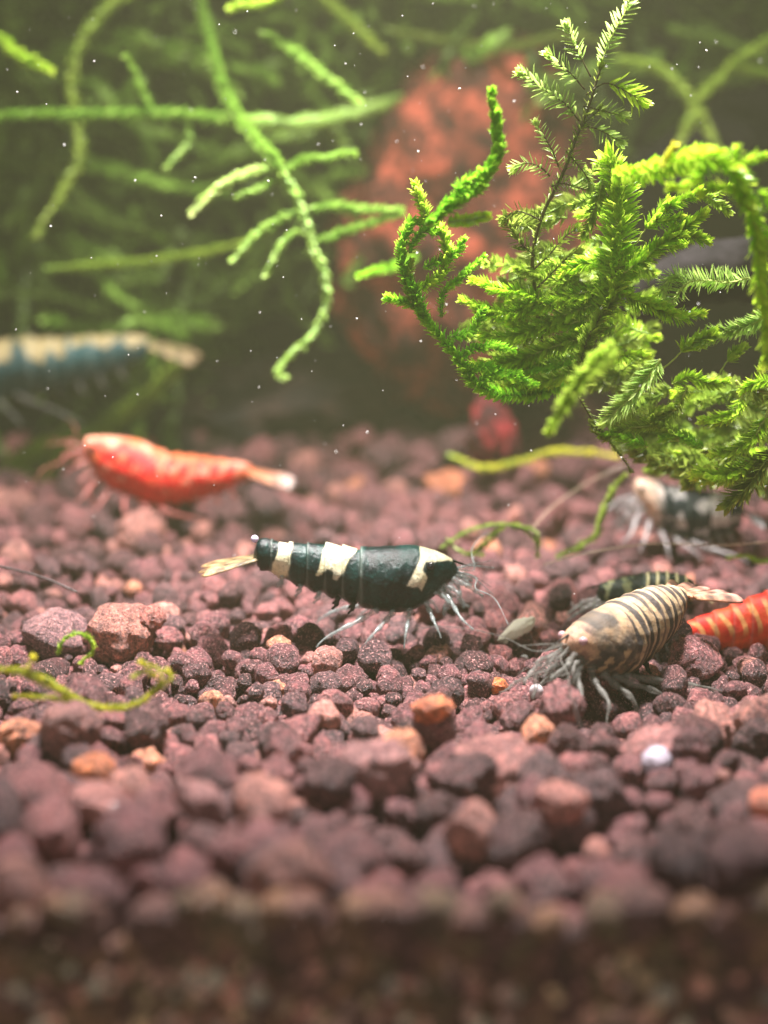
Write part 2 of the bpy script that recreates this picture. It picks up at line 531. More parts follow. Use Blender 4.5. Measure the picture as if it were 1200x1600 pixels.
Zs = Z - 0.12 + top * np.exp(Z * 4)
V = np.stack([X, YF - 0.03 + bmp, Zs], -1).reshape(-1, 3)
nx = len(xs); i = np.arange(len(zs) - 1)[:, None] * nx; j = np.arange(nx - 1)[None, :]
F = np.stack([i + nx + j, i + nx + j + 1, i + j + 1, i + j], -1).reshape(-1, 4)
V2 = V[:nx] + np.array([0, 0.35, -0.05]); n0 = len(V)
jj = np.arange(nx - 1)
F = np.vstack([F, np.stack([jj, jj + 1, n0 + jj + 1, n0 + jj], -1)])
silt = mesh_np('silt_layer', np.vstack([V, V2]), F, M_silt)
tag(silt, 'olive brown silt and algae packed against the bottom of the front glass', kind='structure')
parts = []
for k in range(620):
    u = random.random()
    px = random.uniform(-30, 1230); py = 1610 - 190 * random.random() ** 1.3
    p = at(px, py, YF - 0.10)
    r = random.choice([0.03, 0.036, 0.042, 0.055]); dull = k % 3 != 0
    if dull: r = random.uniform(0.05, 0.13); p = p + np.array([0, r * 0.55 + 0.03, 0])
    Vt, Ft = fill2[k % N_KIND]
    c = random.choice([(0.9, 0.55, 0.42), (0.9, 0.6, 0.5), (0.85, 0.62, 0.38), (0.85, 0.45, 0.36), (0.8, 0.75, 0.6), (0.7, 0.35, 0.28)])
    if k % 3 == 0 and py < 1505: continue
    if dull: c = random.choice([(0.24, 0.12, 0.09), (0.28, 0.16, 0.09), (0.16, 0.08, 0.07), (0.20, 0.15, 0.08)])
    parts.append((Vt * r + p, Ft, np.tile(c, (len(Vt), 1))))
Vg, Fg, Cg = merge(parts)
g = mesh_np('silt_grain', Vg, Fg, M_stone_fill, silt, Cg); tag(g, kind='stuff')

# dark back pane of the tank
M_back = mat_plain('back_pane_film', (0.050, 0.052, 0.030), 0.8, None, 0.35, 0.5, 0, 0.1)
bm = bmesh.new(); bmesh.ops.create_cube(bm, size=1.0)
for v in bm.verts: v.co = Vector((v.co.x * 30, v.co.y * 0.5 + 17.0, v.co.z * 22 + 6))
me = bpy.data.meshes.new('back_wall'); bm.to_mesh(me); bm.free(); me.materials.append(M_back)
o = bpy.data.objects.new('back_wall', me); COL.objects.link(o)
tag(o, 'dark olive rear wall of the aquarium', kind='structure')

# murky water
hz = bpy.data.materials.new('murk'); hz.use_nodes = True
nt = hz.node_tree; nt.nodes.remove(nt.nodes['Principled BSDF'])
pv = nt.nodes.new('ShaderNodeVolumePrincipled')
pv.inputs['Color'].default_value = (0.76, 0.79, 0.44, 1); pv.inputs['Density'].default_value = 0.0050
pv.inputs['Anisotropy'].default_value = 0.1
nt.links.new(pv.outputs[0], nt.nodes['Material Output'].inputs['Volume'])
bm = bmesh.new(); bmesh.ops.create_cube(bm, size=1.0)
for v in bm.verts: v.co = Vector((v.co.x * 36, v.co.y * 36 + 2.5, (v.co.z + 0.5) * 21 - 8.5))
me = bpy.data.meshes.new('haze'); bm.to_mesh(me); bm.free(); me.materials.append(hz)
o = bpy.data.objects.new('haze', me); COL.objects.link(o); tag(o, kind='stuff')

# ------------------------------------------------------------------ moss
def leaf_template():
    # x along the leaf, y across, z out of its plane; a folded lance shape
    xs = [0.0, 0.22, 0.55, 0.82]; ws = [0.10, 0.34, 0.36, 0.18]
    V = []; F = []
    for x, w in zip(xs, ws):
        b = 0.10 * x * x
        V += [(x, -w * 0.5, 0.10 * w + b), (x, 0, -0.02 + b), (x, w * 0.5, 0.10 * w + b)]
    V.append((1.0, 0, 0.12))
    for i in range(3):
        a = i * 3
        F += [(a, a + 1, a + 4), (a, a + 4, a + 3), (a + 1, a + 2, a + 5), (a + 1, a + 5, a + 4)]
    F += [(9, 10, 12), (10, 11, 12)]
    return np.array(V), np.array(F)
LV, LF = leaf_template()
def add_leaves(store, base, dirs, nrm, length, width, col):
    """arrays of leaves: base (n,3), dirs (n,3), nrm (n,3) approx normals"""
    n = len(base)
    d = dirs / np.linalg.norm(dirs, axis=1, keepdims=True)
    s = np.cross(nrm, d); s /= np.maximum(np.linalg.norm(s, axis=1, keepdims=True), 1e-9)
    u = np.cross(d, s)
    L = np.asarray(length)[:, None, None]; W = np.asarray(width)[:, None, None]
    P = (base[:, None, :] + d[:, None, :] * LV[None, :, 0:1] * L
         + s[:, None, :] * LV[None, :, 1:2] * W + u[:, None, :] * LV[None, :, 2:3] * L)
    off = store['n']
    store['V'].append(P.reshape(-1, 3))
    store['F'].append((LF[None] + (off + np.arange(n) * len(LV))[:, None, None]).reshape(-1, 3))
    tipf = 0.85 + 0.35 * LV[:, 0]
    store['C'].append((col[:, None, :] * tipf[None, :, None]).reshape(-1, 3))
    store['n'] += n * len(LV)
GREEN = {
 'bright': ((0.28, 0.48, 0.03), (0.50, 0.66, 0.08)),
 'lime':   ((0.26, 0.52, 0.02), (0.52, 0.72, 0.07)),
 'mid':    ((0.22, 0.36, 0.04), (0.38, 0.50, 0.08)),
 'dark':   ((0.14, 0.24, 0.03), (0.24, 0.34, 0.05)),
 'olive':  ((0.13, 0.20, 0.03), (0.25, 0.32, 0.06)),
 'pale':   ((0.30, 0.50, 0.12), (0.55, 0.68, 0.25)),
 'strand': ((0.17, 0.34, 0.05), (0.33, 0.50, 0.10)),
 'plume':  ((0.20, 0.34, 0.07), (0.40, 0.52, 0.16)),
 'gold':   ((0.35, 0.40, 0.03), (0.62, 0.58, 0.08)),
 'deep':   ((0.17, 0.44, 0.03), (0.38, 0.64, 0.05)),
}
STEMC = {'green': (0.20, 0.34, 0.05), 'brown': (0.10, 0.085, 0.03), 'pale': (0.45, 0.55, 0.12)}
M_stem = mat_leaf('moss_stem', 0.5, 0.15)
def frond(parent, pts, leaf=16, width=0.42, gap=3.0, ranks=2, ang=(60, 30), green='bright', stem='green',
          stem_w=2.2, flat=0.35, bud=True, soft=False, bare=0.0, one_side=0, jit=0.25, origin=(0, 0, 0)):
    """pts: (px, py, Y) from base to tip. Lengths in photo pixels at the frond's own distance."""
    W = np.array([at(*p) for p in pts])
    s = pxcm(W.mean(0))
    if soft: leaf = leaf * 1.15
    seglen = float(np.sum(np.linalg.norm(np.diff(W, axis=0), axis=1)))
    n = max(int(seglen * s / gap), 4)
    C = catmull(W, n)
    C += 0.012 * np.stack([snoise(np.arange(n) * 0.11, np.zeros(n), 1.5, random.random() * 90) for _ in range(3)], -1)
    T, A, B = frames(C)
    t = np.linspace(0, 1, n)
    origin = np.asarray(origin, float)
    sr = stem_w / 2 / s * (1 - 0.55 * t)
    Vs, Fs = tube(C, sr, 6)
    lo, hi = GREEN[green]; lo = np.minimum(np.array(lo) * 1.35, 0.85); hi = np.minimum(np.array(hi) * 1.3, 0.85)
    so = mesh_np('frond', Vs - origin, faces_clean(Fs), M_stem, parent, np.tile(STEMC[stem], (len(Vs), 1)))
    st = {'V': [], 'F': [], 'C': [], 'n': 0}
    roll = random.uniform(-0.5, 0.5)
    for k in range(ranks):
        ph = 2 * math.pi * k / ranks + roll
        idx = np.arange(k % 2, n, 1 if ranks <= 3 else 2)
        idx = idx[t[idx] >= bare]
        if one_side and (1 if k % 2 == 0 else -1) != one_side: idx = idx[rng.random(len(idx)) < 0.25]
        m = len(idx)
        if m == 0: continue
        phs = ph + rng.normal(0, jit, m)
        out = A[idx] * np.cos(phs)[:, None] + B[idx] * (np.sin(phs) * (flat if ranks <= 2 else 1.0))[:, None]
        out += rng.normal(0, 0.10, (m, 3))
        out /= np.linalg.norm(out, axis=1, keepdims=True)
        an = np.radians(ang[0] + (ang[1] - ang[0]) * t[idx] ** 1.5 + rng.normal(0, 7, m))
        d = T[idx] * np.cos(an)[:, None] + out * np.sin(an)[:, None]
        nr = np.cross(np.cross(T[idx], out), d) if ranks > 2 else B[idx] + rng.normal(0, 0.35, (m, 3))
        ll = leaf * (1.2 if ranks == 5 and not soft else 1.0) / s * (0.8 + 0.35 * rng.random(m)) * np.where(t[idx] > 0.85, 0.8, 1.0) * (0.75 + 0.25 * np.minimum(t[idx] * 5, 1))
        ww = ll * width * rng.uniform(0.8, 1.2, m)
        u = rng.random(m)[:, None] * 0.7 + 0.3 * t[idx][:, None]
        cc = lo * (1 - u) + hi * u
        add_leaves(st, C[idx], d, nr, ll, ww / 0.36, cc)
    if bud:                                     # closed leaves that form the tip bud
        m = 9
        ph = rng.uniform(0, 6.28, m)
        out = A[-1] * np.cos(ph)[:, None] + B[-1] * np.sin(ph)[:, None]
        an = np.radians(rng.uniform(6, 26, m))
        d = T[-1] * np.cos(an)[:, None] + out * np.sin(an)[:, None]
        ll = leaf / s * rng.uniform(0.7, 1.0, m)
        add_leaves(st, np.tile(C[-2], (m, 1)) + out * 0.004, d, out, ll, ll * 0.5 / 0.36, np.tile(hi * 1.1, (m, 1)))
    lo_ = mesh_np('leaf_blades', np.vstack(st['V']) - origin, np.vstack(st['F']), M_leaf_soft if soft else M_leaf, so, np.vstack(st['C']))
    tag(lo_, kind='stuff')
    return so

def moss(label, cat, Ybase, specs, group=None, name='moss_clump', **common):
    """specs: (pts2d or pts3d, options); the empty stands at the first frond's base"""
    p0 = specs[0][0][0]
    o = at(p0[0], p0[1], p0[2] if len(p0) > 2 else Ybase)
    root = empty(name, o, label, cat, group)
    for pts, opt in specs:
        pts3 = [(p[0], p[1], p[2] if len(p) > 2 else Ybase) for p in pts]
        kw = dict(common); kw.update(opt)
        frond(root, pts3, origin=o, **kw)
    return root

D = dict(leaf=14, width=0.42, gap=1.8, ranks=5, ang=(56, 32), green='deep', stem_w=5, jit=0.3)
moss('dense scaly bright green moss branch forming the left edge of the big moss', 'moss', 0.0, [
 ([(930, 575, .6), (880, 600, .4), (830, 616, .2), (780, 616, .1), (745, 600, 0), (722, 570, 0), (700, 540, 0), (668, 505, 0), (645, 478, 0), (608, 466, -.1)], dict(leaf=15)),
 ([(668, 505), (652, 465), (635, 430), (628, 390), (640, 352), (668, 345)], dict(leaf=15)),
 ([(668, 350), (662, 322), (650, 288)], dict(green='bright')),
 ([(650, 448), (678, 440), (694, 420), (700, 385), (685, 350)], dict(leaf=16, green='bright')),
 ([(690, 495), (692, 462), (712, 440), (735, 420), (754, 402)], dict(leaf=11)),
 ([(662, 420), (690, 405), (712, 392), (722, 378)], dict(leaf=13)),
 ([(700, 530), (735, 520), (748, 500), (755, 485)], dict(leaf=14)),
 ([(725, 575), (760, 575), (800, 590), (835, 600)], dict(leaf=14)),
 ([(720, 560), (740, 545), (770, 540), (800, 548)], dict(leaf=13)),
 ([(740, 605), (770, 590), (810, 585)], dict(leaf=13)),
 ([(640, 395), (650, 372), (670, 360), (690, 362)], dict(leaf=13)),
 ([(628, 478), (618, 470), (606, 462)], dict(leaf=10, green='bright')),
 ([(650, 480), (640, 462), (634, 440), (642, 410)], dict(leaf=12, green='mid')),
], **D)
moss('upright bright green moss shoot left of the feathery plume, in front of the red rock', 'moss', -0.9, [
 ([(665, 350), (700, 322), (735, 300), (758, 275), (775, 240), (778, 200), (768, 150)], dict(leaf=21, ranks=7, width=0.6, ang=(34, 18))),
 ([(690, 340), (715, 310), (722, 290), (735, 278)], dict(leaf=15)),
 ([(700, 345), (730, 345), (757, 337)], dict(leaf=14, ranks=2, green='lime')),
 ([(735, 300), (752, 285), (752, 270)], dict(leaf=14)),
], **D)
FB = dict(leaf=19, width=0.30, gap=1.7, ranks=3, ang=(52, 28), green='bright', stem='pale', stem_w=3, flat=0.5)
moss('fan of overlapping bright green moss fronds pointing left in the middle of the moss', 'moss', 0.2, [
 ([(960, 510), (900, 530), (840, 552), (790, 568), (738, 574)], dict(leaf=26)),
 ([(960, 470), (900, 485), (850, 505), (800, 528), (765, 528)], dict(leaf=25)),
 ([(930, 450), (880, 470), (840, 482), (790, 492), (750, 494)], dict(leaf=22, green='lime')),
 ([(850, 475), (820, 458), (780, 453), (745, 438)], dict(leaf=20, green='lime')),
 ([(830, 500), (790, 492), (760, 482), (728, 468)], dict(leaf=18)),
 ([(845, 452), (838, 470), (815, 478), (800, 472)], dict(leaf=17)),
 ([(950, 560), (900, 580), (850, 598), (800, 604)], dict(leaf=22)),
 ([(960, 540, -1.6), (930, 570, -2.0), (900, 605, -2.2), (880, 635, -2.3), (862, 662, -2.4)], dict(leaf=24, gap=2.4, green='mid')),
 ([(920, 500), (870, 510), (830, 518), (800, 508)], dict(leaf=22, green='lime')),
 ([(900, 560), (860, 570), (820, 578), (770, 585)], dict(leaf=20, green='deep')),
 ([(905, 430), (870, 440), (840, 430), (810, 420)], dict(leaf=19, green='mid')),
 ([(990, 385), (960, 402), (925, 412), (885, 422)], dict(leaf=24, green='lime')),
 ([(1000, 420), (960, 440), (920, 460), (880, 470)], dict(leaf=24, green='bright')),
 ([(920, 530), (950, 545), (975, 552), (1005, 556)], dict(leaf=18, green='lime', bare=.4)),
], **FB)
moss('broad hanging moss frond with a dark stem and wide pale leaf rows', 'moss', 0.1, [
 ([(945, 490), (958, 450), (965, 400), (967, 340), (965, 290), (955, 255)], dict(leaf=44, stem='brown', stem_w=4, width=0.2, gap=2.4, ang=(66, 50), green='bright')),
 ([(965, 420), (1000, 400), (1030, 385), (1060, 380)], dict(leaf=22, green='bright')),
 ([(960, 455), (990, 465), (1020, 475), (1052, 490)], dict(leaf=24, green='lime')),
 ([(900, 590), (915, 540), (935, 500), (955, 470)], dict(leaf=22, green='mid', stem='brown', stem_w=4)),
 ([(940, 280), (935, 310), (925, 340), (915, 365)], dict(leaf=20, green='mid')),
], **FB)
PL = dict(leaf=23, width=0.22, gap=5.5, ranks=3, ang=(62, 42), green='plume', stem='brown', stem_w=3.0, jit=0.45)
moss('tall feathery moss plume with a brown stem and sparse side shoots reaching the top edge', 'moss', 0.0, [
 ([(850, 560, .6), (838, 480, .4), (832, 400, .2), (850, 330, .1), (880, 270, 0), (905, 205, 0), (925, 150, 0), (940, 100, 0)], dict(leaf=18, stem_w=8, gap=9, green='olive')),
 ([(938, 108), (950, 75), (965, 45), (982, 10), (990, -20)], dict(leaf=26, green='pale', stem='pale', gap=7)),
 ([(922, 120), (910, 95), (900, 75), (884, 42)], dict(bare=.35)),
 ([(915, 140), (895, 115), (880, 104), (860, 86)], dict(bare=.2)),
 ([(905, 190), (880, 160), (850, 140), (818, 116)], dict(leaf=25, bare=.1)),
 ([(918, 150), (945, 132), (970, 140), (1000, 158)], dict(leaf=27, ranks=5, gap=5, bare=.4, ang=(58, 30), green='bright')),
 ([(912, 165), (935, 172), (955, 176), (974, 182)], dict(bare=.3)),
 ([(900, 195), (925, 198), (945, 208), (966, 222)], dict(leaf=25, ranks=4, bare=.2)),
 ([(872, 262), (862, 235), (850, 215), (838, 194)], dict(leaf=18, green='pale')),
 ([(885, 235), (900, 255), (912, 270), (924, 290)], dict(leaf=16)),
 ([(860, 275), (845, 262), (825, 255), (806, 262)], dict(leaf=22, green='pale')),
 ([(862, 290), (880, 285), (900, 292), (920, 298)], dict(leaf=17)),
 ([(845, 345), (825, 335), (805, 330), (788, 342)], dict(green='olive', leaf=20)),
 ([(835, 400), (815, 380), (800, 360), (790, 345)], dict(green='olive', leaf=22, gap=3)),
 ([(835, 420), (860, 395), (880, 370), (900, 355)], dict(green='mid', leaf=20)),
 ([(838, 450), (870, 420), (890, 400), (905, 392)], dict(green='mid', leaf=19)),
 ([(888, 250), (900, 215), (918, 190), (940, 170)], dict(green='olive', leaf=16)),
], **PL)
moss('soft blurred moss shoot arching over the right side and hanging down the right edge', 'moss', -1.6, [
 ([(960, 272, -.6), (1010, 270, -1.0), (1060, 255, -1.3), (1105, 245), (1145, 262), (1168, 305), (1182, 370), (1192, 450), (1200, 560)], dict(leaf=30, ranks=4, gap=3, stem_w=9, stem='pale')),
 ([(1110, 250), (1090, 275), (1072, 292), (1055, 292)], dict(leaf=24, ranks=4)),
 ([(1150, 265), (1165, 255), (1178, 248), (1192, 245)], dict(leaf=20, ranks=4, gap=3)),
 ([(1150, 262), (1152, 245), (1150, 235)], dict(leaf=16)),
 ([(1172, 330), (1150, 300), (1120, 290), (1100, 300)], dict(leaf=22, ranks=4, gap=3)),
 ([(1180, 300), (1200, 310), (1220, 330)], dict(leaf=22, ranks=4)),
 ([(1190, 380), (1205, 370), (1220, 360)], dict(leaf=22, ranks=4)),
 ([(1030, 262), (1045, 245), (1052, 232)], dict(leaf=18, green='gold')),
], leaf=26, width=0.4, gap=3.4, ranks=3, ang=(50, 26), green='lime', stem='pale', stem_w=3)
moss('small sharp moss sprigs in the gap under the arching shoot', 'moss', 0.0, [
 ([(995, 378), (1015, 350), (1030, 332), (1040, 318)], dict(leaf=20, bare=.35, stem='pale')),
 ([(1030, 332), (1050, 322), (1070, 310), (1088, 300)], dict(leaf=18, green='lime')),
 ([(1025, 345), (1045, 345), (1062, 340)], dict(leaf=18, green='lime')),
 ([(1060, 312), (1100, 308), (1125, 298), (1140, 288)], dict(leaf=12, gap=5)),
 ([(975, 425), (1010, 400), (1045, 372), (1075, 352), (1096, 336)], dict(leaf=22, green='lime')),
 ([(1045, 372), (1075, 368), (1100, 375)], dict(leaf=20, green='bright')),
 ([(1100, 305), (1120, 318), (1135, 330)], dict(leaf=16, green='mid')),
], **FB)
moss('feathery moss sprigs in front of the dark driftwood at the right', 'moss', 0.1, [
 ([(1172, 434), (1140, 440), (1105, 438), (1075, 442), (1050, 470)], dict(leaf=26, width=0.14, gap=1.8, ang=(72, 60), one_side=1, bud=True, green='pale')),
 ([(1075, 442), (1055, 432), (1040, 440), (1036, 455)], dict(leaf=20, width=0.16, green='pale')),
 ([(1000, 466), (1025, 478), (1055, 494), (1092, 490)], dict(leaf=20, green='lime')),
 ([(1215, 490), (1165, 512), (1120, 524), (1090, 536)], dict(leaf=25, green='pale', width=0.24)),
 ([(1030, 580), (1055, 560), (1075, 540), (1110, 524)], dict(leaf=24, green='bright', bare=.45)),
 ([(1112, 605), (1125, 580), (1140, 560), (1156, 545)], dict(leaf=19, green='mid', bare=.6, width=.4)),
 ([(1180, 600), (1200, 560), (1215, 520)], dict(leaf=18, green='mid')),
], **FB)
moss('lower right moss clump with curled bright shoots drooping over the gravel', 'moss', -0.1, [
 ([(1030, 563), (1012, 590), (985, 622), (950, 655)], dict(leaf=30, width=0.14, gap=2, stem='pale', stem_w=5, green='pale')),
 ([(1075, 605), (1050, 645), (1015, 665), (985, 670), (948, 682)], dict(leaf=18, green='mid', width=.2)),
 ([(1150, 595), (1160, 615), (1150, 640), (1125, 655), (1100, 658)], dict(leaf=20, stem='pale', stem_w=6, bare=.3)),
 ([(1205, 625), (1192, 660), (1170, 690), (1145, 705), (1118, 708)], dict(leaf=22, stem='pale', stem_w=6, bare=.2)),
 ([(1215, 700), (1190, 730), (1170, 760), (1140, 785)], dict(leaf=30, width=.16, green='olive')),
 ([(1180, 720), (1160, 735), (1130, 745), (1095, 742)], dict(leaf=26, green='bright')),
 ([(1050, 600), (1075, 590), (1110, 600), (1130, 598)], dict(leaf=18)),
 ([(1215, 600), (1190, 598), (1165, 605)], dict(leaf=20)),
 ([(905, 620), (925, 655), (950, 690), (985, 735)], dict(leaf=10, stem='brown', gap=5, green='olive')),
 ([(950, 690), (930, 672), (925, 660)], dict(leaf=12, green='olive')),
 ([(1060, 690), (1040, 670), (1020, 655), (1045, 640)], dict(leaf=20, green='mid')),
 ([(1010, 700), (990, 690), (970, 680), (945, 678)], dict(leaf=18, green='deep')),
 ([(1100, 700), (1075, 685), (1058, 680), (1038, 685)], dict(leaf=16, green='deep')),
], **FB)
# darker fronds that fill the inside of the clump
def filler(region, n, Yr, label, greens, leaf=20):
    specs = []
    k = 0
    while len(specs) < n and k < 5000:
        k += 1
        x = random.uniform(600, 1230); y = random.uniform(200, 800)
        if not bool(in_poly(np.array([x]), np.array([y]), region)[0]): continue
        a = random.uniform(-0.5, 0.9) + (math.pi if random.random() < 0.75 else 0)
        L = random.uniform(40, 95); Yb = random.uniform(*Yr)
        c = random.uniform(-0.6, 0.6)
        pts = [(x, y, Yb)]
        for q in range(1, 4):
            aa = a + c * q / 3
            pts.append((pts[-1][0] + math.cos(aa) * L / 3, pts[-1][1] - math.sin(aa) * L / 3 * 0.8, Yb + random.uniform(-.1, .1) * q))
        if not bool(in_poly(np.array([pts[-1][0]]), np.array([pts[-1][1]]), region)[0]) and random.random() < 0.8: continue
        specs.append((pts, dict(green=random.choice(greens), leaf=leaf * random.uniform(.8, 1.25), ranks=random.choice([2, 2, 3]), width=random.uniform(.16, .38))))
    moss(label, 'moss', 1.0, specs, stem='green', gap=3.2, stem_w=3, ang=(58, 34))
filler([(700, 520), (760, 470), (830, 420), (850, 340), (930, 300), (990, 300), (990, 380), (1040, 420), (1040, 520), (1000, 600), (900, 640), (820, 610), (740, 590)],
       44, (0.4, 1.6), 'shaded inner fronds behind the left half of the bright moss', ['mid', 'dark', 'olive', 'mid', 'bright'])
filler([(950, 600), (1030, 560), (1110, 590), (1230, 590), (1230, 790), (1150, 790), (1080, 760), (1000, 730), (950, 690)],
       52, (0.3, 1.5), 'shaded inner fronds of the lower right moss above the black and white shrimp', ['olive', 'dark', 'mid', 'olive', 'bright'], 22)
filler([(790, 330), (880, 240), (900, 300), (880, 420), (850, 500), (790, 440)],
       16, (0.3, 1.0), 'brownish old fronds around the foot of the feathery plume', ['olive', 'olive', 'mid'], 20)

# strands of moss hanging in the water at the left, well behind the focus
ST = dict(leaf=15, width=0.38, gap=2.2, ranks=7, ang=(36, 18), green='strand', stem_w=8, jit=0.35, soft=True)
moss('long bright moss strand crossing the upper left horizontally', 'moss strand', 4.6, [
 ([(-60, 185), (60, 178), (160, 180), (260, 177), (380, 188), (470, 192, 5.6), (560, 176, 7), (660, 140, 9)], dict(leaf=17)),
 ([(242, 180), (228, 150), (216, 120), (200, 92)], dict(leaf=12)),
 ([(292, 180), (295, 210), (285, 235), (264, 260)], dict(leaf=12)),
], name='moss_strand', **ST)
moss('long moss strand drooping from the top to a curled tip left of the big moss', 'moss strand', 3.3, [
 ([(300, -60, 6.5), (318, 20, 6), (335, 90, 5.4), (355, 150, 4.8), (385, 200, 4.0), (425, 245), (455, 295), (478, 345), (487, 385), (506, 430), (508, 475), (492, 518), (455, 553), (438, 578), (442, 586)], dict(leaf=16)),
 ([(440, 268), (470, 252), (505, 246), (545, 240)], dict()),
 ([(482, 328), (530, 322), (575, 326), (620, 328)], dict(leaf=15)),
 ([(488, 380), (530, 362), (575, 350), (622, 336)], dict(leaf=14)),
 ([(478, 325), (440, 342), (405, 365), (368, 402)], dict(leaf=14)),
 ([(487, 352), (455, 368), (435, 390), (418, 426)], dict(leaf=12)),
 ([(432, 262), (385, 272), (345, 292), (305, 328)], dict(leaf=15, green='pale')),
 ([(445, 280), (415, 290), (395, 298), (374, 306)], dict(leaf=12)),
], name='moss_strand', **ST)
more = [
 ('short bright moss shoot slanting down near the top, left of the red rock', 4.8, [[(405, 50), (450, 75), (500, 115), (552, 155)]], 'strand', 18),
 ('stubby moss shoot at the far upper left corner', 4.8, [[(-10, 50), (30, 85), (72, 106)]], 'bright', 18),
 ('bright moss tip touching the top edge at the left', 4.6, [[(470, -20), (420, 0), (365, 12)]], 'bright', 16),
 ('moss tip pointing at the viewer beside the dense scaly branch', 2.4, [[(650, 400, 5), (610, 418, 3.6), (562, 430, 2.4)]], 'deep', 12),
 ('faint arching moss strand in the dim upper left', 6.5, [[(240, -30), (170, 10), (125, 70), (112, 130), (120, 200), (118, 260), (60, 360)]], 'mid', 16),
 ('dim moss strand running level across the dark water on the left', 6.0, [[(70, 420), (180, 412), (270, 402), (380, 380)]], 'mid', 13),
 ('hazy yellow green strand level near the top centre', 7.5, [[(600, 45), (680, 62), (780, 75), (880, 58), (960, 70)]], 'olive', 15),
 ('hazy forked strand slanting at the upper right', 7.0, [[(1220, 50), (1150, 100), (1095, 155), (1060, 230)], [(960, 90), (1030, 110), (1080, 160), (1120, 230)], [(1220, 120), (1180, 110), (1150, 100)]], 'mid', 17),
 ('faint strand coming down from the top centre', 7.5, [[(480, -30), (530, 20), (590, 75)]], 'mid', 18),
 ('dull green strand rising from the gravel behind the red shrimp', 7.5, [[(110, 720), (180, 660), (240, 610), (280, 570)], [(-20, 760), (60, 700), (130, 690)], [(60, 770), (110, 700), (200, 690)]], 'mid', 26),
 ('yellowish moss strand lying on the far gravel below the big moss', 4.6, [[(700, 712), (740, 728), (790, 728), (850, 708), (900, 706), (960, 712)]], 'gold', 11),
]
for lab, Yb, lines, gr, lf in more:
    moss(lab, 'moss strand', Yb, [(l, dict(leaf=lf)) for l in lines], name='moss_strand', **{**ST, 'green': gr})
TH = dict(leaf=9, width=0.4, gap=4, ranks=3, ang=(40, 25), green='olive', stem_w=3.5, soft=True)
moss('thin tangled moss threads on the gravel right of the black shrimp', 'moss strand', 1.6, [
 ([(690, 856), (735, 828), (780, 820), (812, 824), (835, 842)], {}), ([(745, 860), (765, 838), (785, 822)], {}),
 ([(700, 842), (720, 862), (752, 866)], {}), ([(800, 822), (835, 830), (840, 866)], {}), ([(780, 826), (760, 850), (735, 866)], {})], name='moss_strand', **TH)
moss('thin moss thread rising from the gravel towards the pale shrimp under the moss', 'moss strand', 1.9, [
 ([(870, 872), (905, 855), (930, 838), (945, 800), (960, 765), (975, 745)], dict(leaf=12)), ], name='moss_strand', **TH)
moss('short moss thread on the gravel at the right edge', 'moss strand', 1.4, [
 ([(1225, 872), (1190, 876), (1165, 868), (1140, 872)], dict(green='bright')), ], name='moss_strand', **TH)
moss('yellow green curled moss scrap lying on the gravel at the left', 'moss scrap', -2.55, [
 ([(-20, 1040), (20, 1050), (55, 1062), (95, 1078), (135, 1100), (180, 1106), (222, 1092), (252, 1064), (245, 1045), (222, 1036)], dict(leaf=13)),
 ([(60, 1062), (45, 1050), (52, 1028)], {}), ([(135, 1098), (95, 1092), (50, 1090), (25, 1088)], dict(leaf=11)),
 ([(240, 1080), (265, 1062), (262, 1050)], {}), ([(205, 1062), (225, 1050), (240, 1058)], dict(green='gold')),
 ([(90, 1075), (75, 1060), (30, 1045), (0, 1046)], dict(green='gold'))],
 name='moss_scrap', leaf=12, width=0.45, gap=3, ranks=4, ang=(38, 24), green='gold', stem_w=6, stem='pale')
moss('small arched moss loop beside the big rough stone', 'moss scrap', -1.6, [
 ([(92, 1022), (98, 1002), (118, 990), (140, 996), (148, 1014), (128, 1036)], {})],
 name='moss_scrap', leaf=10, width=0.45, gap=3, ranks=4, ang=(38, 24), green='bright', stem_w=5)

# far mass of moss, no strand of it can be told from the next
st = {'V': [], 'F': [], 'C': [], 'n': 0}
parts = []
for k in range(620):
    u = random.random()
    if u < 0.68: x, y = random.uniform(-60, 620), random.uniform(-80, 420)
    elif u < 0.85: x, y = random.uniform(560, 1240), random.uniform(-80, 130)
    else: x, y = random.uniform(-60, 330), random.uniform(400, 720)
    if random.random() < 0.35 and 330 < x < 620 and y > 200: continue
    Yb = random.uniform(7.5, 12.5); a = random.uniform(0, 6.28); L = random.uniform(90, 260)
    pts = [at(x, y, Yb)]
    for q in range(3):
        a += random.uniform(-0.6, 0.6); x += math.cos(a) * L / 3; y += math.sin(a) * L / 3
        pts.append(at(x, y, Yb + random.uniform(-.3, .3)))
    n = 40; C = catmull(np.array(pts), n); T, A, B = frames(C)
    for r_ in range(4):
        ph = 1.57 * r_ + rng.normal(0, .4, n)
        out = A * np.cos(ph)[:, None] + B * np.sin(ph)[:, None]
        d = T * 0.8 + out * 0.55
        ll = rng.uniform(0.10, 0.19, n)
        cc = np.array((0.27, 0.46, 0.08)) * rng.uniform(0.6, 1.5, (n, 1)) * (0.35 + 0.9 * ((k * 7) % 11) / 10)
        add_leaves(st, C, d, out, ll, ll * 1.3, cc)
o = mesh_np('background_moss', np.vstack(st['V']), np.vstack(st['F']), M_leaf_soft, None, np.vstack(st['C']))
tag(o, 'dim mass of out of focus moss filling the back of the tank', 'moss', kind='stuff')

